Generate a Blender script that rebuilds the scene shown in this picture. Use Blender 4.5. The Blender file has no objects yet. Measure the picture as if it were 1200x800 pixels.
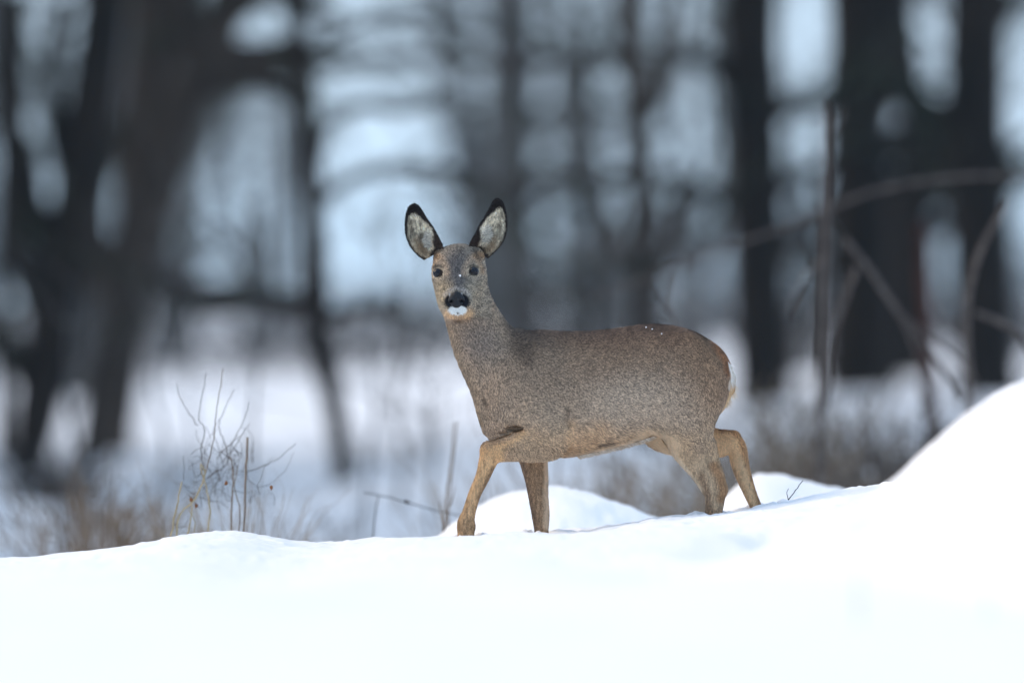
import bpy, math, random
import numpy as np
from mathutils import Vector
from mathutils.bvhtree import BVHTree

rng = np.random.default_rng(7)
random.seed(7)
scene = bpy.context.scene
COL = scene.collection

# ------------------------------------------------------------------ camera
ZC, YH, S, D0 = 0.51, 380.0, 460.0, 36.2      # eye height, horizon row, px per metre at the deer, distance to the deer
cam_d = bpy.data.cameras.new('camera')
cam = bpy.data.objects.new('camera', cam_d)
COL.objects.link(cam)
cam_d.sensor_width = 36.0
cam_d.lens = 36.0 * D0 * S / 1200.0
cam.location = (0, -D0, ZC)
cam.rotation_euler = (math.radians(90) - math.atan((400 - YH) / S / D0), 0, 0)
cam_d.clip_start = 0.1
cam_d.clip_end = 6000
cam_d.dof.use_dof = True
cam_d.dof.focus_distance = D0 - 0.07
cam_d.dof.aperture_fstop = 3.2
scene.camera = cam

# ------------------------------------------------------------------ sky, sun, exposure
SUN_EL, SUN_AZ = math.radians(42), math.radians(282)   # azimuth measured from +Y towards +X
world = bpy.data.worlds.new('World')
scene.world = world
world.use_nodes = True
wn, wl = world.node_tree.nodes, world.node_tree.links
wn.clear()
sky = wn.new('ShaderNodeTexSky')
sky.sky_type = 'NISHITA'
sky.sun_disc = False
sky.sun_elevation = SUN_EL
sky.sun_rotation = SUN_AZ
sky.air_density = 1.0
sky.dust_density = 0.0
sky.ozone_density = 2.0
bg = wn.new('ShaderNodeBackground')
bg.inputs['Strength'].default_value = 0.15
wo = wn.new('ShaderNodeOutputWorld')
veil = wn.new('ShaderNodeMixRGB')                  # an even veil of thin winter cloud over the whole sky
veil.inputs['Fac'].default_value = 0.78
veil.inputs['Color2'].default_value = (3.85, 5.3, 7.3, 1)
wl.new(sky.outputs[0], veil.inputs['Color1'])
wl.new(veil.outputs[0], bg.inputs['Color'])
wl.new(bg.outputs[0], wo.inputs[0])
sun_d = bpy.data.lights.new('sun', 'SUN')
sun_d.energy = 2.1
sun_d.angle = math.radians(40)
sun_d.color = (1.0, 0.74, 0.45)
sun = bpy.data.objects.new('sun', sun_d)
COL.objects.link(sun)
sun_dir = Vector((math.sin(SUN_AZ) * math.cos(SUN_EL), math.cos(SUN_AZ) * math.cos(SUN_EL), math.sin(SUN_EL)))
sun.rotation_euler = sun_dir.to_track_quat('Z', 'Y').to_euler()
scene.view_settings.view_transform = 'Standard'
scene.view_settings.look = 'None'
scene.view_settings.exposure = 0.19
scene.view_settings.gamma = 1.0
try:
    scene.cycles.use_denoising = True
    scene.cycles.denoising_prefilter = 'ACCURATE'
    scene.cycles.max_bounces = 6
    scene.cycles.volume_bounces = 1
except Exception:
    pass


# ------------------------------------------------------------------ helpers
def at(px, row, Y=0.0):
    """The place Y metres beyond the deer that the photograph shows at column px, row row."""
    k = (D0 + Y) / D0 / S
    return np.array([(px - 600) * k, Y, ZC - (row - YH) * k])


def srgb(r, g, b):
    v = np.array([r, g, b], float) / 255.0
    return np.where(v <= 0.04045, v / 12.92, ((v + 0.055) / 1.055) ** 2.4)


def smooth(a, b, x):
    t = np.clip((x - a) / (b - a), 0, 1)
    return t * t * (3 - 2 * t)


def hash2(ix, iy, seed):
    h = (ix.astype(np.int64) * 374761393 + iy.astype(np.int64) * 668265263 + seed * 974634777) & 0x7fffffff
    h = ((h ^ (h >> 13)) * 1274126177) & 0x7fffffff
    return ((h ^ (h >> 16)) & 0xffff) / 65535.0


def vnoise(x, y, seed=0):
    x0, y0 = np.floor(x), np.floor(y)
    fx, fy = x - x0, y - y0
    fx = fx * fx * (3 - 2 * fx)
    fy = fy * fy * (3 - 2 * fy)
    a, b = hash2(x0, y0, seed), hash2(x0 + 1, y0, seed)
    c, d = hash2(x0, y0 + 1, seed), hash2(x0 + 1, y0 + 1, seed)
    return (a * (1 - fx) + b * fx) * (1 - fy) + (c * (1 - fx) + d * fx) * fy - 0.5


def catmull(P, n):
    P = np.asarray(P, float)
    Q = np.vstack([2 * P[0] - P[1], P, 2 * P[-1] - P[-2]])
    out = []
    for i in range(len(P) - 1):
        p0, p1, p2, p3 = Q[i:i + 4]
        for t in np.linspace(0, 1, n, endpoint=False):
            out.append(0.5 * (2 * p1 + (p2 - p0) * t + (2 * p0 - 5 * p1 + 4 * p2 - p3) * t * t + (3 * p1 - p0 - 3 * p2 + p3) * t ** 3))
    out.append(P[-1])
    return np.array(out)


def mesh_np(name, V, quads=None, tris=None, smooth_shade=True):
    me = bpy.data.meshes.new(name)
    V = np.ascontiguousarray(V, np.float32)
    nq = 0 if quads is None else len(quads)
    nt = 0 if tris is None else len(tris)
    me.vertices.add(len(V))
    me.vertices.foreach_set('co', V.ravel())
    loops = []
    if nq:
        loops.append(np.asarray(quads, np.int32).ravel())
    if nt:
        loops.append(np.asarray(tris, np.int32).ravel())
    loops = np.concatenate(loops)
    me.loops.add(len(loops))
    me.loops.foreach_set('vertex_index', loops)
    me.polygons.add(nq + nt)
    st = np.concatenate([np.arange(nq) * 4, nq * 4 + np.arange(nt) * 3]).astype(np.int32)
    me.polygons.foreach_set('loop_start', st)
    me.polygons.foreach_set('use_smooth', np.full(nq + nt, smooth_shade))
    me.update(calc_edges=True)
    me.validate()
    return me


def set_col(me, rgb):
    a = me.color_attributes.new('coat', 'FLOAT_COLOR', 'POINT')
    c = np.ones((len(rgb), 4), np.float32)
    c[:, :3] = np.clip(rgb, 0, 1)
    a.data.foreach_set('color', c.ravel())


def link(name, me, mat=None, parent=None):
    o = bpy.data.objects.new(name, me)
    COL.objects.link(o)
    if mat is not None and me is not None and not me.materials:
        me.materials.append(mat)
    if parent is not None:
        o.parent = parent
    return o


def tag(o, label=None, cat=None, group=None, kind=None):
    if label:
        o['label'] = label
    if cat:
        o['category'] = cat
    if group:
        o['group'] = group
    if kind:
        o['kind'] = kind
    return o


def empty(name, loc):
    o = bpy.data.objects.new(name, None)
    o.location = loc
    o.empty_display_size = 0.1
    COL.objects.link(o)
    return o


class MB:
    """Collects tubes and faces for ONE mesh object."""

    def __init__(self):
        self.v, self.q, self.t, self.n = [], [], [], 0

    def add(self, V, q=None, t=None):
        self.v.append(np.asarray(V, float))
        if q is not None and len(q):
            self.q.append(np.asarray(q) + self.n)
        if t is not None and len(t):
            self.t.append(np.asarray(t) + self.n)
        self.n += len(V)

    def tube(self, path, rad, sides=6, rough=0.0, cap=True):
        P = np.asarray(path, float)
        R = np.broadcast_to(np.asarray(rad, float), (len(P),))
        T = np.gradient(P, axis=0)
        T /= np.linalg.norm(T, axis=1)[:, None] + 1e-12
        up = np.array([0, 0, 1.0]) if abs(T[:, 2]).mean() < 0.8 else np.array([1.0, 0, 0])
        N = np.cross(T, up)
        N /= np.linalg.norm(N, axis=1)[:, None] + 1e-12
        B = np.cross(T, N)
        a = np.linspace(0, 2 * math.pi, sides, endpoint=False)
        rr = R[:, None] * np.ones(sides)
        if rough:
            lump = 1 + rough * (np.sin(a * 2 + rng.uniform(0, 6)) * 0.5 + np.sin(a * 3 + rng.uniform(0, 6)) * 0.4)
            rr = rr * lump * (1 + rough * rng.uniform(-0.6, 0.6, rr.shape))
        V = P[:, None] + rr[..., None] * (np.cos(a)[None, :, None] * N[:, None] + np.sin(a)[None, :, None] * B[:, None])
        V = V.reshape(-1, 3)
        i = np.arange(len(P) - 1)[:, None] * sides
        j = np.arange(sides)[None]
        k = (j + 1) % sides
        q = np.stack([i + j, i + k, i + sides + k, i + sides + j], -1).reshape(-1, 4)
        t = []
        if cap:
            V = np.vstack([V, P[0], P[-1]])
            m = len(V)
            for s in range(sides):
                t.append([m - 2, (s + 1) % sides, s])
                e = (len(P) - 1) * sides
                t.append([m - 1, e + s, e + (s + 1) % sides])
        self.add(V, q, np.array(t) if t else None)

    def mesh(self, name):
        V = np.vstack(self.v)
        q = np.vstack(self.q) if self.q else None
        t = np.vstack(self.t) if self.t else None
        return mesh_np(name, V, q, t)

    def build(self, name, mat, parent=None):
        me = self.mesh(name)
        if parent is not None:
            off = np.array(parent.location if parent.parent is None else (parent.location + parent.parent.location))
            co = np.empty(len(me.vertices) * 3, np.float32)
            me.vertices.foreach_get('co', co)
            me.vertices.foreach_set('co', (co.reshape(-1, 3) - off).astype(np.float32).ravel())
            me.update()
        return link(name, me, mat, parent)


# ------------------------------------------------------------------ materials
def material(name):
    m = bpy.data.materials.new(name)
    m.use_nodes = True
    n = m.node_tree.nodes
    return m, n, m.node_tree.links, n['Principled BSDF']


def noise_mat(name, c1, c2, scale=6.0, rough=0.85, bump=0.3, stretch=(1, 1, 1), spec=0.2, detail=6):
    m, n, l, p = material(name)
    tc = n.new('ShaderNodeTexCoord')
    mp = n.new('ShaderNodeMapping')
    mp.inputs['Scale'].default_value = stretch
    nz = n.new('ShaderNodeTexNoise')
    nz.inputs['Scale'].default_value = scale
    nz.inputs['Detail'].default_value = detail
    cr = n.new('ShaderNodeValToRGB')
    cr.color_ramp.elements[0].position = 0.32
    cr.color_ramp.elements[1].position = 0.68
    cr.color_ramp.elements[0].color = (*c1, 1)
    cr.color_ramp.elements[1].color = (*c2, 1)
    l.new(tc.outputs['Object'], mp.inputs[0])
    l.new(mp.outputs[0], nz.inputs['Vector'])
    l.new(nz.outputs[0], cr.inputs[0])
    l.new(cr.outputs[0], p.inputs['Base Color'])
    p.inputs['Roughness'].default_value = rough
    p.inputs['Specular IOR Level'].default_value = spec
    if bump:
        b = n.new('ShaderNodeBump')
        b.inputs['Strength'].default_value = bump
        b.inputs['Distance'].default_value = 0.02
        l.new(nz.outputs[0], b.inputs['Height'])
        l.new(b.outputs[0], p.inputs['Normal'])
    return m


BARK = noise_mat('dark_bark', (0.006, 0.004, 0.003), (0.026, 0.017, 0.012), 9, bump=0.8, stretch=(1, 1, 0.25))
BARK_BROWN = noise_mat('brown_bark', (0.022, 0.016, 0.012), (0.075, 0.055, 0.042), 9, bump=0.8, stretch=(1, 1, 0.25))
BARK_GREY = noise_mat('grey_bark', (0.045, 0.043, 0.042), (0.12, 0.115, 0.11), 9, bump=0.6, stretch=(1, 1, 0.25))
BARK_RED = noise_mat('red_bark', (0.035, 0.014, 0.010), (0.08, 0.03, 0.02), 12, bump=0.4, stretch=(1, 1, 0.3))
TWIG = noise_mat('twig_bark', (0.05, 0.04, 0.036), (0.14, 0.115, 0.1), 30, bump=0.2)
TWIG_DARK = noise_mat('dark_twig_bark', (0.022, 0.02, 0.02), (0.07, 0.06, 0.055), 30, bump=0.2)
STRAW = noise_mat('dry_straw', (0.16, 0.11, 0.07), (0.34, 0.26, 0.17), 25, bump=0.2)
STALK = noise_mat('pale_green_stalk', (0.30, 0.25, 0.15), (0.46, 0.37, 0.24), 40, bump=0.2)
DEAD = noise_mat('brown_dead_stem', (0.12, 0.085, 0.06), (0.27, 0.2, 0.14), 30, bump=0.2)
LEAF = noise_mat('withered_leaf', (0.16, 0.07, 0.03), (0.3, 0.13, 0.06), 30, bump=0.3)

NEEDLE = noise_mat('dark_needles', (0.02, 0.028, 0.018), (0.05, 0.06, 0.035), 4, bump=0)

SNOW, n, l, p = material('snow')
tc = n.new('ShaderNodeTexCoord')
n1 = n.new('ShaderNodeTexNoise')
n1.inputs['Scale'].default_value = 55
n1.inputs['Detail'].default_value = 5
n2 = n.new('ShaderNodeTexNoise')
n2.inputs['Scale'].default_value = 260
n2.inputs['Detail'].default_value = 3
ad = n.new('ShaderNodeMath')
ad.operation = 'MULTIPLY_ADD'
ad.inputs[1].default_value = 0.35
b = n.new('ShaderNodeBump')
b.inputs['Strength'].default_value = 0.35
b.inputs['Distance'].default_value = 0.008
l.new(tc.outputs['Object'], n1.inputs['Vector'])
l.new(tc.outputs['Object'], n2.inputs['Vector'])
l.new(n2.outputs[0], ad.inputs[0])
l.new(n1.outputs[0], ad.inputs[2])
l.new(ad.outputs[0], b.inputs['Height'])
l.new(b.outputs[0], p.inputs['Normal'])
p.inputs['Base Color'].default_value = (0.92, 0.92, 0.93, 1)
p.inputs['Roughness'].default_value = 0.75
p.inputs['Specular IOR Level'].default_value = 0.2


def coat_mat(name, rough=0.75, spec=0.15, var=0.0):
    m, n, l, p = material(name)
    a = n.new('ShaderNodeVertexColor')
    a.layer_name = 'coat'
    if var:
        t = n.new('ShaderNodeTexCoord')
        z = n.new('ShaderNodeTexNoise')
        z.inputs['Scale'].default_value = 330
        z.inputs['Detail'].default_value = 2
        mr = n.new('ShaderNodeMapRange')
        mr.inputs[1].default_value = 0.3
        mr.inputs[2].default_value = 0.7
        mr.inputs[3].default_value = 1 - var
        mr.inputs[4].default_value = 1 + var
        mx = n.new('ShaderNodeVectorMath')
        mx.operation = 'SCALE'
        l.new(t.outputs['Object'], z.inputs['Vector'])
        l.new(z.outputs[0], mr.inputs[0])
        l.new(a.outputs[0], mx.inputs[0])
        l.new(mr.outputs[0], mx.inputs['Scale'])
        l.new(mx.outputs[0], p.inputs['Base Color'])
    else:
        l.new(a.outputs[0], p.inputs['Base Color'])
    p.inputs['Roughness'].default_value = rough
    p.inputs['Specular IOR Level'].default_value = spec
    return m


HIDE = coat_mat('deer_hide', 0.85, 0.1, 0.15)
HAIR = coat_mat('deer_hair', 0.6, 0.15)
EARSKIN = coat_mat('deer_ear', 0.85, 0.1, 0.3)
NOSE = noise_mat('wet_black_nose', (0.005, 0.005, 0.007), (0.011, 0.011, 0.014), 260, rough=0.38, bump=0.3, spec=0.3)
EYE, n, l, p = material('dark_eye')
p.inputs['Base Color'].default_value = (0.006, 0.007, 0.012, 1)
p.inputs['Roughness'].default_value = 0.05
p.inputs['Specular IOR Level'].default_value = 0.28

# ------------------------------------------------------------------ the snow-covered ground, one sheet to the horizon
CREST = [(-900, 690), (-300, 676), (0, 655), (60, 650), (120, 641), (180, 635), (230, 630), (285, 632), (340, 645), (390, 645), (450, 633),
         (500, 628), (540, 626), (600, 623), (640, 621), (700, 616), (760, 611), (800, 607), (840, 605), (870, 599), (900, 595),
         (940, 589), (1000, 579), (1040, 572), (1080, 566), (1200, 556), (1500, 540), (2200, 560)]
cx = np.linspace(-900, 2200, 1551)
cz = np.interp(cx, *zip(*CREST))
ker = np.exp(-0.5 * (np.arange(-30, 31) / 7.0) ** 2)
cz = np.convolve(np.pad(cz, 30, 'edge'), ker / ker.sum(), 'valid')


def ridge(tab, Y, n_=401, w_=9):
    k = (D0 + Y) / D0 / S
    p_ = np.linspace(tab[0][0], tab[-1][0], n_)
    q_ = np.interp(p_, *zip(*tab))
    g_ = np.exp(-0.5 * (np.arange(-3 * w_, 3 * w_ + 1) / w_) ** 2)
    q_ = np.convolve(np.pad(q_, 3 * w_, 'edge'), g_ / g_.sum(), 'valid')
    return (p_ - 600) * k, ZC - (q_ - YH) * k


MOUND = ridge([(700, 760), (900, 650), (960, 618), (1000, 592), (1030, 570), (1060, 545), (1090, 515), (1120, 490), (1150, 470), (1180, 453), (1200, 446),
               (1260, 432), (1400, 424), (1700, 500), (2200, 760)], -5.0, 1501, 9)
MOUND2 = ridge([(380, 760), (470, 680), (520, 632), (560, 602), (600, 585), (630, 579), (660, 577), (690, 584), (720, 593), (760, 604), (800, 616), (860, 680), (920, 760)], 3.0)
MOUND3 = ridge([(700, 760), (800, 640), (845, 585), (865, 561), (885, 553), (910, 555), (940, 562), (965, 568), (1000, 576), (1060, 600), (1150, 680), (1220, 760)], 4.2)


def ground_z(X, Y, fine=True):
    X = np.asarray(X, float)
    Y = np.asarray(Y, float)
    px = 600 + X * S
    z0 = ZC - (np.interp(px, cx, cz) - YH) / S
    t = smooth(0, 9, -Y)
    z = z0 * (1 - t) + (-0.015 + 0.03 * np.clip(X, -3, 3)) * t
    z = z - 0.50 * smooth(0.25, 3.2, Y) - 0.18 * smooth(3, 14, Y)
    z = np.where(Y > 3, z * (1 - smooth(3, 14, Y)) + smooth(3, 14, Y) * -0.52, z)
    # the wood floor climbs gently, sooner on the eastern side
    z = z + 0.55 * smooth(12, 52, Y) * smooth(-4.5, 4, X) + 0.55 * smooth(90, 220, Y) * (1 - smooth(-4.5, 6, X) * .6) + 1.6 * smooth(300, 900, Y)
    # two mounds just beyond the deer and the drift before it
    def bump(bx, by, h, sx, sy):
        return h * np.exp(-((X - bx) / sx) ** 2 - ((Y - by) / sy) ** 2)
    for tab, my, fall, k in ((MOUND2, 3.0, (1.3, 1.3), .04), (MOUND3, 4.2, (1.3, 1.3), .04), (MOUND, -5.0, (5.5, 1.7), .09)):
        mz = np.interp(X, *tab) + 0.02 * vnoise(X * 6, Y * 4, 8) + 0.012 * vnoise(X * 17, Y * 9, 10) + 0.006 * vnoise(X * 40, Y * 30, 11)
        mz = mz - 0.2 * ((Y - my) / np.where(Y < my, fall[0], fall[1])) ** 2
        d = mz - z
        z = np.where(d > k, mz, np.where(d < -k, z, z + (d + k) ** 2 / (4 * k)))
    # old filled-in tracks and hollows
    for hx, hy, h, sx, sy in ((0.50, -4.6, -.08, .09, .8), (0.62, -3.4, -.08, .08, .6), (0.88, -6.0, -.09, .16, .7), (0.34, -6.5, -.03, .16, 1),
                              (1.15, -7.4, -.08, .2, 1.1), (-0.2, -8.0, -.025, .3, 1.2), (0.15, -5.0, -.02, .12, .7)):
        z = z + bump(hx, hy, h, sx, sy)
    # little pits round the four legs
    for hx, hy in ((-.118, -.075), (.075, .075), (.505, -.07), (.637, .075)):
        r2 = ((X - hx) ** 2 + (Y - hy) ** 2)
        lump = vnoise(X * 60, Y * 60, 77) + .6 * vnoise(X * 120, Y * 120, 78)
        z = z - 0.016 * np.exp(-r2 / .03 ** 2) + np.exp(-(np.sqrt(r2) - .045) ** 2 / .02 ** 2) * (.006 + .016 * np.maximum(lump, -.1))
    near = np.exp(-((Y + 3) / 14) ** 2) * 0.75 + 0.25
    z = z + near * (0.035 * vnoise(X * 1.6, Y * 0.9, 1) + 0.016 * vnoise(X * 5, Y * 3, 2))
    if fine:
        f = np.exp(-(np.maximum(np.abs(Y + 0.5) - 1.5, 0) / 3) ** 2)
        z = z + f * (0.009 * vnoise(X * 17, Y * 13, 3) + 0.010 * vnoise(X * 45, Y * 40, 4) * smooth(-.1, .25, vnoise(X * 6, Y * 6, 9)) + 0.002 * vnoise(X * 90, Y * 80, 5))
    far = smooth(12, 40, Y)
    z = z + far * (0.22 * vnoise(X * 0.35, Y * 0.2, 6) + 0.1 * vnoise(X * 1.1, Y * 0.7, 7))
    return z


def spaced(c0, c1, step, lo, hi, ratio):
    """Even steps between c0 and c1, growing ones outside."""
    core = np.arange(c0, c1 + step / 2, step)
    up, dn = [core[-1]], [core[0]]
    d_ = step
    while up[-1] < hi:
        d_ *= ratio
        up.append(up[-1] + d_)
    d_ = step
    while dn[-1] > lo:
        d_ *= ratio
        dn.append(dn[-1] - d_)
    return np.array(dn[:0:-1] + list(core) + up[1:])


gx = spaced(-1.42, 1.42, 0.0065, -900, 900, 1.04)
gy = spaced(-0.6, 0.5, 0.0065, -300, 3000, 1.04)
GX, GY = np.meshgrid(gx, gy)
GZ = ground_z(GX, GY)
V = np.stack([GX, GY, GZ], -1).reshape(-1, 3)
i = np.arange(len(gy) - 1)[:, None] * len(gx)
j = np.arange(len(gx) - 1)[None]
Q = np.stack([i + j, i + j + 1, i + len(gx) + j + 1, i + len(gx) + j], -1).reshape(-1, 4)
ground = link('ground', mesh_np('ground', V, Q), SNOW)
tag(ground, 'snow covered ground with soft drifts and mounds running back under the trees', kind='structure')


def gz(x, y):
    return float(ground_z(np.array([x]), np.array([y]), False)[0])


# ------------------------------------------------------------------ the deer
VOX = 0.003
BX0, BX1, BY0, BY1, BZ0, BZ1 = -0.27, 0.70, -0.23, 0.20, -0.135, 0.76
nx, ny, nz = int((BX1 - BX0) / VOX), int((BY1 - BY0) / VOX), int((BZ1 - BZ0) / VOX)
ax = BX0 + np.arange(nx) * VOX
ay = BY0 + np.arange(ny) * VOX
az = BZ0 + np.arange(nz) * VOX
FAR = 0.06


def sl(axis, lo, hi):
    a, b = np.searchsorted(axis, [lo, hi])
    return slice(max(a, 0), max(b, 1))


def pxyz(px, row, y):
    return np.array([(px - 600) / S, y, ZC - (row - YH) / S])


def ellipsoid(F, c, r):
    """Lower F to the distance field of an axis-aligned ellipsoid."""
    m = FAR
    sx, sy, sz = sl(ax, c[0] - r[0] - m, c[0] + r[0] + m), sl(ay, c[1] - r[1] - m, c[1] + r[1] + m), sl(az, c[2] - r[2] - m, c[2] + r[2] + m)
    x = ((ax[sx] - c[0]) / r[0]).astype(np.float32)[:, None, None]
    y = ((ay[sy] - c[1]) / r[1]).astype(np.float32)[None, :, None]
    z = ((az[sz] - c[2]) / r[2]).astype(np.float32)[None, None, :]
    k0 = np.sqrt(x * x + y * y + z * z) + 1e-6
    k1 = np.sqrt((x / r[0]) ** 2 + (y / r[1]) ** 2 + (z / r[2]) ** 2) + 1e-6
    F[sx, sy, sz] = np.minimum(F[sx, sy, sz], k0 * (k0 - 1) / k1)


def blank():
    return np.full((nx, ny, nz), FAR, np.float32)


def chain(pts, step=0.25):
    """pts: (px, row, y, radius px[, radius in depth px]) along a limb."""
    P = np.array([(*pxyz(p[0], p[1], p[2]), p[3] / S, (p[4] if len(p) > 4 else p[3]) / S) for p in pts])
    C = catmull(P, 14)
    F = blank()
    last = None
    for c in C:
        if last is not None and np.linalg.norm(c[:3] - last[:3]) < step * c[3] and c is not C[-1]:
            continue
        last = c
        ellipsoid(F, c[:3], (c[3], c[4], c[3]))
    return F


def smin(A, B, k):
    h = np.maximum(k - np.abs(A - B), 0) / k
    return np.minimum(A, B) - h * h * k * 0.25


def ell(px, row, y, rx, ry, rz):
    F = blank()
    ellipsoid(F, pxyz(px, row, y), (rx / S, ry / S, rz / S))
    return F


# trunk from its back line, belly line and half width
TOR = np.array([(570, 446, 500, .03), (580, 424, 517, .055), (592, 404, 524, .072), (608, 389, 530, .088), (630, 386, 534, .102), (660, 388, 536, .112),
                (690, 388, 532, .120), (720, 385, 526, .125), (745, 381, 519, .125), (765, 379, 511, .120), (788, 381, 504, .112), (812, 388, 499, .103),
                (832, 399, 493, .09), (846, 414, 484, .071), (854, 430, 472, .05), (858, 444, 458, .02)])
TX = (TOR[:, 0] - 600) / S
TT = ZC - (TOR[:, 1] - YH) / S
TB = ZC - (TOR[:, 2] - YH) / S
fine_x = np.linspace(TX[0], TX[-1], 400)
kk = np.exp(-0.5 * (np.arange(-20, 21) / 8.0) ** 2)
kk /= kk.sum()
sm = lambda v: np.convolve(np.pad(np.interp(fine_x, TX, v), 20, 'reflect', reflect_type='odd'), kk, 'valid')
top, bot, hw = (np.interp(ax, fine_x, sm(v)) for v in (TT, TB, TOR[:, 3]))
cz_ = ((top + bot) / 2)[:, None, None]
hz_ = np.maximum((top - bot) / 2, 0.004)[:, None, None]
hw_ = np.maximum(hw, 0.004)[:, None, None]
zz = (az[None, None, :] - cz_) / hz_
wid = hw_ * (1.0 + 0.10 * np.clip(-zz, -1, 1) - 0.10 * np.clip(zz, 0, 1) ** 2)      # a little fuller low down, narrower at the spine
yy = ay[None, :, None] / wid
rad = (np.abs(yy) ** 2.15 + np.abs(zz) ** 2.15) ** (1 / 2.15)
BODY = ((rad - 1) * np.minimum(hz_, hw_)).astype(np.float32)
over = np.maximum(fine_x[0] - ax, ax - fine_x[-1])[:, None, None]
BODY = np.where(over > 0, np.maximum(BODY, over), BODY).astype(np.float32)
BODY = np.clip(BODY, -FAR, FAR)
BODY = smin(BODY, ell(836, 440, 0, 21, 34, 30), .04)                                 # rump
BODY = smin(BODY, ell(600, 472, 0, 36, 40, 54), .04)                                 # breast
for sgn in (-1, 1):
    BODY = smin(BODY, ell(622, 462, sgn * .058, 34, 24, 58), .045)                   # shoulder blade
    BODY = smin(BODY, ell(800, 448, sgn * .062, 42, 24, 56), .05)                    # haunch
neck = chain([(603, 462, 0, 44, 38), (588, 436, 0, 42, 34), (570, 408, -.004, 37.5, 30), (557, 381, -.010, 32.5, 26), (547, 356, -.014, 29, 25), (541, 335, -.010, 27, 25)])
BODY = smin(BODY, neck, .04)
# head, turned square to the viewer and dipped
head = chain([(538, 316, .012, 29, 26), (538, 319, -.022, 31.5, 27), (537.5, 327, -.062, 30, 24), (536.5, 338, -.100, 23.5, 20), (535.5, 348, -.132, 18, 16), (535.5, 354, -.150, 15.5, 12)])
head = smin(head, chain([(540, 343, -.020, 27, 24), (537.5, 352, -.062, 24, 20), (536.5, 359, -.105, 17, 15), (536, 362.5, -.138, 11.5, 9)]), .02)
head = smin(head, ell(538, 306, -.012, 24, 26, 16), .02)
for sgn in (-1, 1):
    head = smin(head, ell(537.5 + sgn * 21.5, 313.5, -.062, 8.5, 10, 5.5), .014)      # brow over the eye
    head = smin(head, ell(536 + sgn * 8.5, 354.5, -.150, 8, 8, 7.5), .010)            # upper lip
    head = smin(head, ell(538 + sgn * 20.5, 301, .010, 8, 13, 9), .018)                 # root of the ear
BODY = smin(BODY, head, .02)
# legs
LEG = {}
knob = lambda F, *a_: smin(F, ell(*a_), .009)
fn = chain([(628, 486, -.078, 30, 20), (640, 503, -.085, 30, 20), (641, 513, -.088, 26, 18), (625, 519.5, -.092, 21.5, 15), (606, 522.5, -.094, 17.5, 13), (590, 526, -.092, 14, 12),
            (577, 529.5, -.088, 12.2, 11), (571.5, 541, -.084, 10.4, 9.5), (566, 557, -.080, 8.4, 8), (556, 579, -.077, 7.2, 7), (549.5, 600, -.075, 7.7, 7.5),
            (546, 613, -.075, 10, 9), (546, 628, -.075, 9.6, 9), (543, 645, -.077, 10, 10), (541, 660, -.079, 10, 10)])
ff = chain([(626, 492, .074, 26, 18), (624, 525, .078, 19, 15), (626, 543, .08, 16, 13), (629, 562, .08, 13.6, 12), (631, 582, .078, 11.6, 11), (633.5, 602, .076, 10.4, 10),
            (634.5, 622, .075, 8.2, 8), (634.5, 640, .075, 8, 8), (633, 662, .075, 9, 9)])
hn = chain([(800, 470, -.072, 42, 24), (804, 498, -.078, 32, 20), (808, 515, -.080, 27, 18), (813, 532, -.080, 20.5, 16), (822, 549, -.078, 15.5, 13), (832, 567, -.075, 13.2, 11),
            (837, 578, -.072, 12, 10), (837, 590, -.071, 10.6, 9.5), (835, 606, -.070, 9.4, 8.5), (833, 628, -.070, 8.2, 8), (830, 655, -.070, 9, 9)])
hn = smin(hn, chain([(832, 520, -.078, 7, 5), (838, 540, -.077, 5, 4.5), (844, 560, -.075, 5.5, 5), (845, 574, -.073, 6.2, 6)]), .012)
hf = chain([(792, 486, .066, 36, 24), (808, 506, .072, 26, 18), (826, 516, .075, 19, 15), (842, 519.5, .076, 16.4, 13), (856, 518, .076, 13.5, 11), (864, 526, .076, 11.5, 10),
            (867, 540, .076, 10.8, 9.5), (871, 555, .076, 9.6, 9), (878.5, 575, .075, 7.6, 7.5), (886, 593, .075, 6.8, 7), (893, 610, .075, 7, 7), (902, 632, .075, 9, 9)])
hf = smin(hf, chain([(758, 492, .035, 20, 16), (776, 504, .05, 24, 18), (796, 512, .062, 21, 17), (815, 514, .07, 18, 15)]), .03)
BODY = smin(BODY, ff, .02)
BODY = smin(BODY, hf, .02)
BODY = smin(BODY, hn, .03)
BODY = smin(BODY, fn, .016)


BODY = knob(BODY, 571.5, 526, -.092, 8.5, 8, 9.5)     # wrist of the lifted foreleg
BODY = knob(BODY, 582, 533, -.086, 5, 6, 7)
BODY = knob(BODY, 550.5, 616, -.074, 6, 6, 6)       # fetlock
BODY = knob(BODY, 861.5, 510, .076, 5.5, 6, 5)      # point of the far hock
BODY = knob(BODY, 846.5, 572, -.073, 5, 5.5, 7)     # point of the near hock


def carve(F, c, k):
    h = np.maximum(k - np.abs(F + c), 0) / k
    return np.maximum(F, -c) + h * h * k * 0.25


BODY = carve(carve(BODY, ell(601, 501.5, -.105, 12, 18, 4.2), .006), ell(589, 507, -.1, 9, 18, 3.4), .006)      # fold between breast and lifted foreleg
BODY = carve(BODY, ell(664, 490, -.137, 2.2, 9, 11), .02)         # crease behind the elbow
BODY = carve(BODY, ell(839.5, 553, -.112, 1.8, 9, 13), .008)       # hollow before the heel tendon


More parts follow.
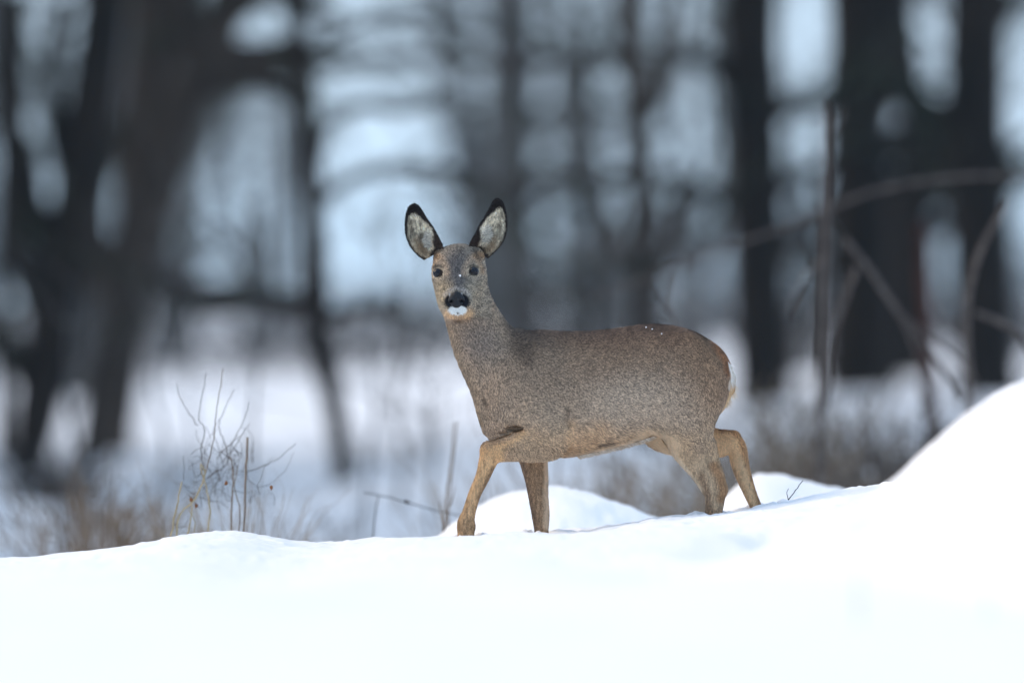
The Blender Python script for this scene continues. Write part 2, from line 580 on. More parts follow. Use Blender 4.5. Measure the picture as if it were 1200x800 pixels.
def surface_net(F, o, h):
    """Dual mesh of the zero level of F."""
    sg = F < 0
    nx_, ny_, nz_ = F.shape
    cnt = np.zeros((nx_ - 1, ny_ - 1, nz_ - 1), np.int8)
    for a in (0, 1):
        for b_ in (0, 1):
            for c in (0, 1):
                cnt += sg[a:nx_ - 1 + a, b_:ny_ - 1 + b_, c:nz_ - 1 + c]
    I = np.argwhere((cnt > 0) & (cnt < 8))
    idx = np.full(cnt.shape, -1, np.int32)
    idx[tuple(I.T)] = np.arange(len(I))
    acc = np.zeros((len(I), 3))
    num = np.zeros(len(I))
    corners = [(a, b_, c) for a in (0, 1) for b_ in (0, 1) for c in (0, 1)]
    val = {k: F[I[:, 0] + k[0], I[:, 1] + k[1], I[:, 2] + k[2]].astype(float) for k in corners}
    for k in corners:
        for d in range(3):
            if k[d] == 0:
                k2 = tuple(1 if e == d else k[e] for e in range(3))
                v1, v2 = val[k], val[k2]
                cr = (v1 < 0) != (v2 < 0)
                t = np.where(cr, v1 / np.where(cr, v1 - v2, 1), 0)
                p_ = np.tile(np.array(k, float), (len(I), 1))
                p_[:, d] = t
                acc[cr] += p_[cr]
                num[cr] += 1
    Vv = (I + acc / np.maximum(num, 1)[:, None]) * h + np.array(o)
    quads = []
    for d in range(3):
        e1, e2 = (d + 1) % 3, (d + 2) % 3
        s1 = [slice(None)] * 3
        s2 = [slice(None)] * 3
        s1[d] = slice(0, -1)
        s2[d] = slice(1, None)
        A, B_ = sg[tuple(s1)], sg[tuple(s2)]
        E = np.argwhere(A != B_)
        ok = (E[:, e1] > 0) & (E[:, e2] > 0)
        for e in (e1, e2):
            ok &= E[:, e] < idx.shape[e]
        ok &= E[:, d] < idx.shape[d]
        E = E[ok]
        flip = A[tuple(E.T)]
        u1 = np.zeros(3, int)
        u1[e1] = 1
        u2 = np.zeros(3, int)
        u2[e2] = 1
        g = lambda M: idx[tuple(M.T)]
        q = np.stack([g(E - u1 - u2), g(E - u2), g(E), g(E - u1)], -1)
        q[~flip] = q[~flip][:, ::-1]
        quads.append(q)
    return Vv, np.vstack(quads)


def relax(Vv, Qd, it, lam=0.5, mu=-0.52):
    e = np.vstack([Qd[:, [0, 1]], Qd[:, [1, 2]], Qd[:, [2, 3]], Qd[:, [3, 0]]])
    e = np.vstack([e, e[:, ::-1]])
    deg = np.bincount(e[:, 0], minlength=len(Vv))[:, None]
    for k in range(it):
        for w in (lam, mu):
            s = np.stack([np.bincount(e[:, 0], Vv[e[:, 1], c], len(Vv)) for c in range(3)], -1)
            Vv = Vv + w * (s / np.maximum(deg, 1) - Vv)
    return Vv


BV, BQ = surface_net(BODY, (BX0, BY0, BZ0), VOX)
BV = relax(BV, BQ, 6)


# ---- coat colours: the animal's own hair, with shade painted into a few folds and edges
def blend(c, m, col):
    return c * (1 - m[:, None]) + m[:, None] * np.asarray(col)


def spot(px, py, cx_, cy_, rx, ry, soft=0.5, ang=0.0):
    ca, sa = math.cos(ang), math.sin(ang)
    u = ((px - cx_) * ca + (py - cy_) * sa) / rx
    v = (-(px - cx_) * sa + (py - cy_) * ca) / ry
    return 1 - smooth(1 - soft, 1 + soft, np.sqrt(u * u + v * v))


def streak(px, py, pts, r, soft=0.5):
    d = np.full(len(px), 1e9)
    for (x0, y0), (x1, y1) in zip(pts[:-1], pts[1:]):
        L = (x1 - x0) ** 2 + (y1 - y0) ** 2
        t = np.clip(((px - x0) * (x1 - x0) + (py - y0) * (y1 - y0)) / L, 0, 1)
        d = np.minimum(d, np.hypot(px - x0 - t * (x1 - x0), py - y0 - t * (y1 - y0)))
    return 1 - smooth(1 - soft, 1 + soft, d / r)


GAIN = 1.55


def vn3(px, py):
    return smooth(.0, .4, vnoise(px / 1.9, py / 2.3, 71) + .6 * vnoise(px / 4, py / 5, 72))


def coat(P3):
    px = 600 + P3[:, 0] * S
    py = YH + (ZC - P3[:, 2]) * S
    y = P3[:, 1]
    n_ = len(px)
    w1 = vnoise(px / 23.0, py / 19.0, 21)
    GAINT = np.array([1.09, .985, .87])
    rows = [375, 388, 402, 425, 455, 490, 515, 540]
    cols = [(70, 60, 56), (84, 73, 67), (97, 85, 76), (113, 101, 90), (126, 115, 104), (139, 127, 114), (150, 133, 114), (158, 138, 114)]
    L = np.array([srgb(*c) for c in cols])
    c = np.stack([np.interp(py + w1 * 14, rows, L[:, k]) for k in range(3)], -1)
    c = blend(c, 0.55 * smooth(770, 835, px) * (1 - smooth(455, 520, py)), srgb(122, 99, 79))
    c = blend(c, 0.8 * spot(px, py, 742, 474, 60, 30, .7), srgb(146, 137, 127))              # greyer flank
    c = blend(c, 0.5 * spot(px, py, 640, 440, 45, 30, .8), srgb(120, 108, 96))
    # neck and breast
    nk = smooth(620, 575, px) * smooth(362, 378, py)
    c = blend(c, nk * .9, srgb(128, 118, 108))
    c = blend(c, .6 * spot(px, py, 560, 400, 22, 20, .8) * (y < .03), srgb(104, 100, 99))
    c = blend(c, .65 * streak(px, py, [(577, 350), (583, 372), (592, 392)], 6, .8), srgb(152, 140, 126))
    c = blend(c, .7 * streak(px, py, [(592, 378), (604, 398), (618, 420)], 9, .9), srgb(84, 74, 67))
    c = blend(c, .5 * streak(px, py, [(524, 385), (534, 420), (548, 452), (562, 490)], 9, .9), srgb(120, 112, 100))
    c = blend(c, .75 * spot(px, py, 568, 470, 2.6, 6.5, .9, -.35), srgb(50, 44, 40))  # notch in the breast, its shade painted into the coat
    # belly rim and groin
    c = blend(c, .85 * streak(px, py, [(640, 543), (675, 537), (705, 531), (735, 523), (762, 514)], 5, .8), srgb(205, 196, 182))
    c = blend(c, .8 * streak(px, py, [(680, 516), (700, 505), (668, 522)], 12, .9), srgb(160, 139, 117))
    c = blend(c, .85 * spot(px, py, 770, 522, 26, 15, .5, .3), srgb(212, 194, 168))
    c = blend(c, .6 * streak(px, py, [(664, 480), (663, 490), (666, 498)], 2.6, .9), srgb(70, 62, 56))  # dark of the elbow crease, put into the hair colour
    c = blend(c, .55 * streak(px, py, [(668, 496), (666, 510), (660, 526)], 5, .9), srgb(168, 144, 118))
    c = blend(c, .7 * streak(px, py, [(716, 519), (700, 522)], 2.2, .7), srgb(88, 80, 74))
    # legs
    near_f = (y < 0) & (px < 662)
    fore = smooth(512, 528, py) * near_f
    c = blend(c, fore * smooth(615, 588, px), srgb(168, 140, 108))
    c = blend(c, fore * smooth(584, 596, px) * .8, srgb(134, 119, 103))
    c = blend(c, .6 * near_f * streak(px, py, [(577, 524), (600, 516), (612, 507)], 3.5, .8), srgb(176, 150, 118))
    c = blend(c, .7 * near_f * streak(px, py, [(577, 548), (569, 565), (561, 582)], 2.6, .8), srgb(104, 84, 68))
    c = blend(c, .5 * near_f * smooth(560, 610, py), srgb(150, 124, 97))
    c = blend(c, .55 * near_f * spot(px, py, 545, 618, 12, 9, .6), srgb(126, 104, 82))
    farf = (y > 0.02) & (px < 662) & (py > 525)
    c = blend(c, .9 * farf, srgb(128, 108, 89))
    c = blend(c, .75 * farf * streak(px, py, [(612, 543), (619, 575), (624, 600), (628, 622)], 4.5, .8), srgb(80, 68, 60))
    c = blend(c, .8 * farf * streak(px, py, [(642, 540), (641, 580), (641, 615)], 4, .8), srgb(190, 172, 152))
    hind = smooth(505, 540, py) * (px > 765) * (y < 0)
    c = blend(c, hind * .8, srgb(150, 131, 110))
    c = blend(c, .8 * (y < .0) * streak(px, py, [(776, 514), (790, 536), (806, 556), (818, 572)], 4, .9), srgb(206, 190, 168))
    c = blend(c, .3 * (y < 0) * spot(px, py, 818, 522, 10, 7, .8, .5), srgb(104, 97, 94))
    c = blend(c, .9 * (y < 0) * streak(px, py, [(836, 545), (844, 560), (848, 574), (845, 582)], 6, .7), srgb(140, 108, 80))
    c = blend(c, .6 * (y < 0) * streak(px, py, [(822, 556), (829, 580), (830, 604)], 4, .8), srgb(112, 90, 74))
    c = blend(c, .75 * (y < 0) * smooth(586, 606, py) * (px > 790), srgb(128, 100, 78))
    hfar = (y > 0.02) & (px > 800) & (py > 498)
    c = blend(c, hfar * .95, srgb(186, 158, 126))
    c = blend(c, .8 * hfar * streak(px, py, [(832, 502), (858, 503), (867, 512), (876, 540), (892, 590)], 4.2, .8), srgb(146, 110, 78))
    c = blend(c, .6 * hfar * streak(px, py, [(856, 545), (870, 570), (880, 595)], 3.4, .8), srgb(138, 112, 88))  # shadow along the leg's under edge, painted as darker hair
    # short streaky leg hair
    lg = smooth(520, 545, py) * ~((px > 655) & (px < 768))
    c = c * (1 + lg * (.55 * vnoise(px / 1.8, py / 8.0, 81) + .3 * vnoise(px / 1.2, py / 3.0, 82)))[:, None]
    # rump patch
    c = blend(c, .8 * streak(px, py, [(838, 402), (850, 418), (856, 434)], 6, .7), srgb(128, 88, 56))
    c = blend(c, streak(px, py, [(858, 428), (860, 440), (858, 452)], 4.2, .5), srgb(236, 234, 230))
    c = blend(c, .9 * (np.abs(y) < .05) * (px > 846) * smooth(446, 456, py) * (1 - smooth(480, 500, py)), srgb(216, 190, 152))
    # head
    hd = ((py < 377) & (px < 576) & (y < .045)).astype(float) * (1 - smooth(368, 378, py)) * (1 - smooth(566, 580, px) * .6)
    cheek = np.tile(srgb(146, 133, 118), (n_, 1))
    cheek = blend(cheek, .8 * spot(px, py, 537, 312, 22, 30, .6), srgb(98, 91, 88))
    cheek = blend(cheek, .6 * vn3(px, py), srgb(84, 76, 70))
    cheek = blend(cheek, .85 * streak(px, py, [(534, 308), (536, 330)], 9, .8), srgb(84, 81, 82))
    for sx_, ex in ((-1, 513.8), (1, 554.8)):
        cheek = blend(cheek, .85 * streak(px, py, [(ex - sx_ * 2, 304), (ex - sx_ * 8, 314), (ex - sx_ * 9, 320)], 4.6, .8), srgb(150, 130, 112))
        cheek = blend(cheek, .75 * streak(px, py, [(ex + sx_ * 6, 308), (ex + sx_ * 9, 318)], 4, .8), srgb(146, 120, 97))
        cheek = blend(cheek, .8 * spot(px, py, ex + sx_ * 6, 300, 7, 5, .7), srgb(152, 116, 84))
        cheek = blend(cheek, .55 * spot(px, py, ex, 319.5 - (ex > 540) * 1.5, 8.6, 8.2, .25), srgb(172, 156, 136))
        cheek = blend(cheek, .7 * streak(px, py, [(ex - 5 * sx_, 313.5), (ex, 311.5), (ex + 5 * sx_, 314)], 1.7, .6), srgb(44, 38, 36))
        cheek = blend(cheek, .7 * streak(px, py, [(ex + sx_ * 1, 293), (ex + sx_ * 6, 303)], 2.4, .8), srgb(58, 50, 46))
        cheek = blend(cheek, spot(px, py, ex, 320 - (ex > 540) * 1.5, 6.0, 5.2, .15), srgb(26, 23, 23))
    cheek = blend(cheek, .6 * spot(px, py, 520, 344, 12, 14, .7), srgb(150, 132, 106))
    cheek = blend(cheek, .6 * spot(px, py, 555, 340, 10, 14, .7), srgb(146, 134, 118))
    cheek = blend(cheek, .5 * streak(px, py, [(522, 346), (528, 340.5), (535, 338.5), (543, 340), (549, 345)], 2.4, .9), srgb(158, 150, 146))
    cheek = blend(cheek, .9 * streak(px, py, [(525, 368), (531, 372.5), (538, 374), (546, 371.5), (550, 366)], 4.4, .9), srgb(196, 160, 124))
    fr = (y < -.09)
    cheek = blend(cheek, fr * spot(px, py, 535.8, 353, 15, 10.2, .12), srgb(20, 20, 25))
    cheek = blend(cheek, fr * .9 * streak(px, py, [(527.3, 344.5), (528, 348)], 1.2, .4), srgb(150, 146, 146))
    cheek = blend(cheek, fr * .9 * streak(px, py, [(541.5, 344), (540.8, 347.5)], 1.2, .4), srgb(150, 146, 146))
    cheek = blend(cheek, fr * spot(px, py, 536.5, 363.4, 10.2, 5.2, .2) * (py > 358), srgb(226, 230, 232))
    cheek = blend(cheek, fr * spot(px, py, 537, 366.4, 1.6, 1.3, .3), srgb(90, 80, 76))
    c = c * (1 - hd[:, None]) + cheek * hd[:, None]
    tone = GAINT * (1 - .7 * lg[:, None]) + np.array([1.0, .985, .94]) * .7 * lg[:, None]
    c = c * (tone * (1 - hd[:, None]) + np.array([.98, 1.0, .97]) * hd[:, None]) * (GAIN * (1 - .22 * hd[:, None]))
    return np.clip(c * np.minimum(1, .74 / (c.max(1) + 1e-6))[:, None], 0, .9)


deer_me = mesh_np('deer', BV, BQ)
set_col(deer_me, coat(BV) * 0.9)
deer = link('deer', deer_me, HIDE)
tag(deer, 'grey brown roe deer doe stepping through snow with its head turned to the viewer', 'deer')
deer.location = (0, 0, 0)

bvh = BVHTree.FromPolygons([Vector(v) for v in BV], BQ.tolist())


def front_y(px, row):
    h = bvh.ray_cast(Vector(pxyz(px, row, -1.0)), Vector((0, 1, 0)))
    return h[0].y if h[0] else -.1


# eyes
for ex, ey in ((513.6, 320.2), (555.0, 318.4)):
    bm_v, bm_q, bm_t = [], [], []
    m = MB()
    th = np.linspace(0, math.pi, 15)
    r_ = 6.0 / S
    yc = front_y(ex, ey) + r_ * 0.55
    c0 = pxyz(ex, ey, yc)
    ph = np.linspace(0, 2 * math.pi, 24, endpoint=False)
    Vs = np.array([c0 + r_ * np.array([1.06 * math.sin(t) * math.cos(f), -math.cos(t), .95 * math.sin(t) * math.sin(f)]) for t in th for f in ph])
    qs = [[a * 24 + b_, a * 24 + (b_ + 1) % 24, (a + 1) * 24 + (b_ + 1) % 24, (a + 1) * 24 + b_] for a in range(14) for b_ in range(24)]
    m.add(Vs, np.array(qs)[:, ::-1])
    m.build('eye', EYE, deer)
# nose pad, its own small net
NV = 0.0008
ncx, ncz = (535 - 600) / S, ZC - (350.5 - YH) / S
ncy = front_y(535, 351)
gxn = ncx + np.arange(-34, 35) * NV
gyn = ncy + np.arange(-26, 26) * NV
gzn = ncz + np.arange(-36, 37) * NV
XX, YYn, ZZ = np.meshgrid(gxn, gyn, gzn, indexing='ij')


def e3(px, row, dy, rx, ry, rz):
    c = pxyz(px, row, ncy + dy)
    k = np.sqrt(((XX - c[0]) / (rx / S)) ** 2 + ((YYn - c[1]) / (ry / S)) ** 2 + ((ZZ - c[2]) / (rz / S)) ** 2)
    return (k - 1) * min(rx, ry, rz) / S


NF = e3(535, 348, .001, 7.2, 4.2, 6.4)
NF = smin(NF, e3(530.2, 352, .001, 4.6, 4.2, 5), .004)
NF = smin(NF, e3(540.2, 351.6, .001, 4.6, 4.2, 5), .004)
NF = smin(NF, e3(535.2, 356.5, .001, 5.6, 3.6, 4.4), .004)
for ccx, ccr, ang in ((529.3, 353.2, 1), (541.2, 352.8, -1)):
    NF = carve(NF, e3(ccx, ccr, -.008, 2.3, 5, 1.7), .003)
    NF = carve(NF, e3(ccx - ang * 1.5, ccr + 1.6, -.008, 1.3, 4, 1.4), .003)
NVv, NQ = surface_net(NF, (gxn[0], gyn[0], gzn[0]), NV)
link('nose', mesh_np('nose', relax(NVv, NQ, 4), NQ), NOSE, deer)

# ears: cupped leaves, thick at the root
EARS = [
    dict(ax0=(511, 296), ax1=(485.5, 240), L=[(497, 305), (489, 299), (480.5, 288.5), (476, 278), (474.5, 268), (474.8, 256), (476.8, 247.5), (479.2, 242.4), (482, 240.3), (485.2, 239.8)],
         R=[(520, 292), (518, 285), (514, 278), (509.5, 269), (504, 261), (498.5, 253), (495, 247), (492, 242.6), (489.4, 240.5), (486.0, 239.8)],
         inner=[(479.5, 254), (482, 251.5), (488, 252), (495, 258), (501, 263), (506, 268), (507.3, 275), (506.5, 286), (509.5, 290.5), (505, 297), (501.5, 303.5), (492, 298.5), (484, 290), (478.5, 278), (477.8, 264)],
         white=[(500, 270), (506, 269), (507, 276), (506, 285), (509, 290), (503, 296), (498, 287), (500, 279)], out=-1, dark=(494, 278)),
    dict(ax0=(560, 296), ax1=(583, 234), L=[(549, 289), (551.5, 283), (556, 275), (561, 264.5), (566, 257), (570.5, 249), (574.6, 241.5), (577, 236.4), (579.6, 234.4), (582.8, 233.8)],
         R=[(572, 303), (579, 296.3), (587, 288), (592, 278), (594.3, 266), (594, 254), (592, 243.5), (589.4, 237), (587, 234.7), (583.6, 233.8)],
         inner=[(582, 246), (588, 244.5), (591, 253), (591.8, 268), (589, 280.5), (580.5, 291.5), (573, 299.5), (569, 297.5), (568, 291), (560.5, 288), (565, 281), (562.8, 268), (569, 258), (578, 249.5)],
         white=[(563, 268), (569, 262), (575, 264), (574, 272), (575, 280), (568, 287), (563, 288), (565, 281)], out=1, dark=(574, 274)),
]


def poly_sd(px, py, poly):
    P = np.array(poly, float)
    d = np.full(len(px), 1e9)
    ins = np.zeros(len(px), bool)
    for a, b_ in zip(P, np.roll(P, -1, 0)):
        e = b_ - a
        t = np.clip(((px - a[0]) * e[0] + (py - a[1]) * e[1]) / (e @ e), 0, 1)
        d = np.minimum(d, np.hypot(px - a[0] - t * e[0], py - a[1] - t * e[1]))
        ins ^= ((a[1] > py) != (b_[1] > py)) & (px < (b_[0] - a[0]) * (py - a[1]) / (b_[1] - a[1] + 1e-12) + a[0])
    return np.where(ins, -d, d)


def ear_colour(px, py, E, back):
    n_ = len(px)
    c = np.tile(srgb(38, 33, 32), (n_, 1))
    low = smooth(268, 296, py)
    c = blend(c, .45 * low, srgb(84, 68, 58))
    if back:
        return blend(c, .5 * low, srgb(110, 92, 78))
    sd = poly_sd(px, py, E['inner'])
    nn = vnoise(px / 1.6, py / 2.6, 31) + .7 * vnoise(px / 3.4, py / 5, 32)
    ins = 1 - smooth(-.9, 1.8, sd + 1.8 * nn)
    inn = np.tile(srgb(196, 186, 164), (n_, 1)) * (1 + 1.1 * nn[:, None])
    inn = blend(inn, smooth(276, 292, py) * .7, srgb(186, 158, 124))
    inn = blend(inn, (1 - smooth(-3, 2.5, poly_sd(px, py, E['white']) + 4 * nn)) * .5, srgb(246, 240, 224))
    inn = blend(inn, .75 * spot(px, py, E['dark'][0], E['dark'][1], 4.5, 5, .7), srgb(58, 50, 46))
    o = E['out']
    bx = E['dark'][0]
    inn = blend(inn, .6 * streak(px, py, [(bx + o * 6, 280), (bx + o * 2, 289), (bx - o * 4, 296)], 3.5, .8), srgb(116, 90, 66))
    inn = blend(inn, .6 * streak(px, py, [(bx + o * 12, 262), (bx + o * 13, 280)], 2.5, .8), srgb(96, 84, 70))
    c = c * (1 - ins[:, None]) + inn * ins[:, None]
    return np.clip(c * 1.1, 0, .95)


EAR_ROOTS = []
hair_V, hair_C, hair_N = [], [], 0


def strands(root, d, nrm, length, width, c_root, c_tip, curl=0.0):
    """Flat tapering hairs, five vertices each."""
    global hair_N
    w = np.cross(nrm, d)
    w /= np.linalg.norm(w, axis=1)[:, None] + 1e-9
    L = np.asarray(length)[:, None]
    W = np.asarray(width)[:, None] * 0.5
    mid = root + d * L * 0.55
    tip = root + d * L - nrm * (L * curl)
    Vv = np.stack([root - w * W, root + w * W, mid - w * W * .8, mid + w * W * .8, tip], 1)
    cm = c_root * .5 + c_tip * .5
    Cc = np.stack([c_root, c_root, cm, cm, c_tip], 1)
    hair_V.append(Vv.reshape(-1, 3))
    hair_C.append(Cc.reshape(-1, 3))
    hair_N += len(root)


for E in EARS:
    nu, nv = 44, 40
    Lc = catmull(E['L'], 8)
    Rc = catmull(E['R'], 8)
    uu = np.linspace(0, 1, nu)
    li = np.linspace(0, 1, len(Lc))
    Lp = np.stack([np.interp(uu, li, Lc[:, k]) for k in range(2)], -1)
    Rp = np.stack([np.interp(uu, li, Rc[:, k]) for k in range(2)], -1)
    s = np.linspace(0, 1, nv)
    grid = Lp[:, None] * (1 - s)[None, :, None] + Rp[:, None] * s[None, :, None]
    wd = np.linalg.norm(Rp - Lp, axis=1)[:, None]
    cup = 1 - (2 * s - 1)[None] ** 2
    inner_s = s if E['out'] < 0 else 1 - s                                # 1 at the edge nearer the crown of the head
    yb = -0.020 + 0.020 * (uu[:, None]) + 0.62 * wd / S * cup * (1 - .35 * uu[:, None]) - 0.012 * inner_s[None] * (1 - uu[:, None])
    Xf = (grid[..., 0] - 600) / S
    Zf = ZC - (grid[..., 1] - YH) / S
    F3 = np.stack([Xf, yb, Zf], -1)
    thick = (0.0022 + 0.006 * (1 - uu[:, None]) * cup) * np.sqrt(np.clip(cup, 0, 1)) + .0006
    B3 = F3 + np.stack([0 * yb, thick, 0 * yb], -1)
    V = np.vstack([F3.reshape(-1, 3), B3.reshape(-1, 3)])
    ii = np.arange(nu - 1)[:, None] * nv
    jj = np.arange(nv - 1)[None]
    qf = np.stack([ii + jj, ii + jj + 1, ii + nv + jj + 1, ii + nv + jj], -1).reshape(-1, 4)
    qb = qf[:, ::-1] + nu * nv
    e_ = np.concatenate([np.arange(nu) * nv, (nu - 1) * nv + np.arange(nv), (np.arange(nu) * nv + nv - 1)[::-1], np.arange(nv)[::-1]])
    qe = np.stack([e_[:-1], e_[1:], e_[1:] + nu * nv, e_[:-1] + nu * nv], -1)
    me = mesh_np('ear', V, np.vstack([qf, qb, qe]))
    gp = grid.reshape(-1, 2)
    set_col(me, np.vstack([ear_colour(gp[:, 0], gp[:, 1], E, False), ear_colour(gp[:, 0], gp[:, 1], E, True)]))
    link('ear', me, EARSKIN, deer)
    # hair inside the ear and along its rim
    n_h = 1500
    a, b_ = rng.uniform(0, 1, n_h), rng.uniform(0.03, .97, n_h)
    ia, ib = (a * (nu - 1)).astype(int), (b_ * (nv - 1)).astype(int)
    root = F3[ia, ib] + np.array([0, -.0004, 0])
    tip2 = np.array(E['ax1'])
    g2 = grid[ia, ib]
    colr = ear_colour(g2[:, 0], g2[:, 1], E, False) * rng.uniform(.45, 1.6, n_h)[:, None]
    dirn = np.stack([(tip2[0] - g2[:, 0]), 0 * a, -(tip2[1] - g2[:, 1])], -1)
    dirn /= np.linalg.norm(dirn, axis=1)[:, None] + 1e-6
    side = (b_ - .5)[:, None] * np.array([[1.0, 0, 0]])
    dirn = dirn * .8 + side * .5 + rng.normal(0, .22, (n_h, 3)) + np.array([0, -.35, 0])
    dirn /= np.linalg.norm(dirn, axis=1)[:, None]
    strands(root, dirn, np.tile([0, -1.0, 0], (n_h, 1)), rng.uniform(.004, .010, n_h), rng.uniform(.0011, .0019, n_h), colr, colr * 1.1)
    # long pale tuft from the inner edge
    n_h = 330
    wp = np.array(E['white'])
    tri = rng.dirichlet(np.ones(len(wp)) * .8, n_h)
    g2 = tri @ wp
    # nearest grid point for depth
    flat = grid.reshape(-1, 2)
    k = np.array([np.argmin(((flat - q_) ** 2).sum(1)) for q_ in g2])
    root = F3.reshape(-1, 3)[k] + np.array([0, -.001, 0])
    dirn = np.stack([np.full(n_h, E['out'] * .8), np.full(n_h, -.45), rng.uniform(-.5, .9, n_h)], -1) + rng.normal(0, .2, (n_h, 3))
    dirn /= np.linalg.norm(dirn, axis=1)[:, None]
    colr = np.tile(srgb(248, 242, 228), (n_h, 1)) * rng.uniform(.4, 1.15, n_h)[:, None]
    strands(root, dirn, np.tile([0, -1.0, 0], (n_h, 1)), rng.uniform(.010, .02, n_h), rng.uniform(.0010, .0018, n_h), colr, colr)
    # dark fringe round the rim
    rim = np.vstack([F3[3:, 0], F3[-1, :], F3[::-1, -1][:-3]])
    n_h = 700
    k = rng.uniform(0, len(rim) - 1.001, n_h)
    root = rim[k.astype(int)] * (1 - k % 1)[:, None] + rim[k.astype(int) + 1] * (k % 1)[:, None]
    cen = F3.reshape(-1, 3).mean(0)
    dirn = root - cen
    dirn[:, 1] *= .2
    dirn /= np.linalg.norm(dirn, axis=1)[:, None]
    dirn = dirn + rng.normal(0, .3, (n_h, 3)) + np.array([0, 0, .35])
    dirn /= np.linalg.norm(dirn, axis=1)[:, None]
    colr = np.tile(srgb(36, 32, 31), (n_h, 1)) * rng.uniform(.6, 1.5, n_h)[:, None]
    strands(root - dirn * .002, dirn, np.tile([0, -1.0, 0], (n_h, 1)), rng.uniform(.003, .0055, n_h), rng.uniform(.0006, .001, n_h), colr, colr)

# ---- the coat itself
tri_i = np.vstack([BQ[:, [0, 1, 2]], BQ[:, [0, 2, 3]]])
A_, B_, C_ = BV[tri_i[:, 0]], BV[tri_i[:, 1]], BV[tri_i[:, 2]]
fnm = np.cross(B_ - A_, C_ - A_)
area = np.linalg.norm(fnm, axis=1) * .5
vn = np.zeros_like(BV)
for k in range(3):
    for c in range(3):
        vn[:, c] += np.bincount(tri_i[:, k], fnm[:, c], len(BV))
vn /= np.linalg.norm(vn, axis=1)[:, None] + 1e-12
cen = (A_ + B_ + C_) / 3
cpx, cpy = 600 + cen[:, 0] * S, YH + (ZC - cen[:, 2]) * S
is_head = ((cpx < 576) & (cpy < 374) & (cen[:, 1] < .05)).astype(float)
is_leg = ((cpy > 522) & ~((cpx > 600) & (cpx < 770) & (cpy < 540))).astype(float)
dens = area * (1 - .55 * is_head + .1 * is_leg)
dens *= np.where((cpy > 640), 0, 1)
NH = 260000
pick = rng.choice(len(tri_i), NH, p=dens / dens.sum())
u, v = rng.uniform(0, 1, NH), rng.uniform(0, 1, NH)
fl = u + v > 1
u[fl], v[fl] = 1 - u[fl], 1 - v[fl]
w = 1 - u - v
T = tri_i[pick]
root = BV[T[:, 0]] * w[:, None] + BV[T[:, 1]] * u[:, None] + BV[T[:, 2]] * v[:, None]
nrm = vn[T[:, 0]] * w[:, None] + vn[T[:, 1]] * u[:, None] + vn[T[:, 2]] * v[:, None]
nrm /= np.linalg.norm(nrm, axis=1)[:, None] + 1e-12
hpx, hpy = 600 + root[:, 0] * S, YH + (ZC - root[:, 2]) * S
# bare places: eyes, nose, hooves
keep = np.ones(NH, bool)
for ex, ey in ((513.6, 320.2), (555.0, 318.4)):
    keep &= ~((np.hypot((hpx - ex) / 6.4, (hpy - ey) / 5.8) < 1) & (root[:, 1] < 0))
keep &= ~((np.hypot((hpx - 535.5) / 14.5, (hpy - 352) / 9) < 1) & (root[:, 1] < -.1))
root, nrm, hpx, hpy = root[keep], nrm[keep], hpx[keep], hpy[keep]
n_h = len(root)
headm = ((hpx < 578) & (hpy < 376) & (root[:, 1] < .05)).astype(float) * (1 - smooth(366, 378, hpy))
legm = smooth(515, 545, hpy) * (1 - ((hpx > 655) & (hpx < 770)))
neckm = smooth(630, 575, hpx) * (1 - headm)
rumpm = smooth(790, 850, hpx)
flow = np.tile([0.85, 0, -0.5], (n_h, 1))
flow = flow * (1 - neckm[:, None]) + neckm[:, None] * np.array([0.45, 0, -0.9])
flow = flow * (1 - rumpm[:, None]) + rumpm[:, None] * np.array([0.25, 0, -1.0])
flow = flow * (1 - legm[:, None]) + legm[:, None] * np.array([0.12, 0, -1.0])
away = root - pxyz(535.5, 352, -.16)
away /= np.linalg.norm(away, axis=1)[:, None] + 1e-9
flow = flow * (1 - headm[:, None]) + headm[:, None] * away
wob = np.stack([vnoise(hpx / 9, hpy / 9, 41), vnoise(hpx / 8, hpy / 8, 42), vnoise(hpx / 9, hpy / 9, 43)], -1)
flow = flow + wob * (.9 - .5 * headm - .4 * legm)[:, None] + rng.normal(0, .16, (n_h, 3))
flow -= nrm * (flow * nrm).sum(1)[:, None]
flow /= np.linalg.norm(flow, axis=1)[:, None] + 1e-9
lift = rng.uniform(.18, .5, n_h) * (1 + .35 * headm)
d = flow + nrm * lift[:, None]
d /= np.linalg.norm(d, axis=1)[:, None]
length = (0.0082 * (1 - headm) * (1 - legm) + .0050 * headm + .0065 * legm) * rng.uniform(.7, 1.25, n_h)
belly = ((hpx > 640) & (hpx < 790) & (nrm[:, 2] < -.3) & (hpy > 495)) * 1.0
length *= 1 + .5 * belly
width = (0.0020 * (1 - headm) * (1 - .2 * legm) + .0023 * headm) * rng.uniform(.75, 1.3, n_h)
base = coat(root)
# banded winter hairs: dark ones, pale-tipped ones
lum = base.mean(1)
bright = smooth(.3, .6, lum)
r0 = rng.uniform(0, 1, n_h)
clump = vnoise(hpx / 1.7, hpy / 1.7, 51) + .4 * vnoise(hpx / 4.5, hpy / 4.0, 52)
r1 = np.clip(r0 * .95 + .025 + clump * .28, 0, 1)
amp = .88 * (1 - .8 * bright) * (1 - .25 * legm)
k_tip = np.where(r1 < .5, .22 + .9 * r1, 1.0 + 2.3 * (r1 - .5))
k_tip = 1 + (k_tip - 1) * amp
warm = np.stack([1 + .10 * (r1 - .4), np.ones(n_h), 1 - .14 * (r1 - .4)], -1)
c_tip = np.clip(base * k_tip[:, None] * warm, 0, .95)
c_root = np.clip(base * (1 + (.5 * k_tip + .2 - 1) * amp)[:, None], 0, .95)
strands(root - nrm * (.0011 * np.clip(length / .010, .15, 1) ** 2)[:, None], d, nrm, length, width, c_root, c_tip, .08)

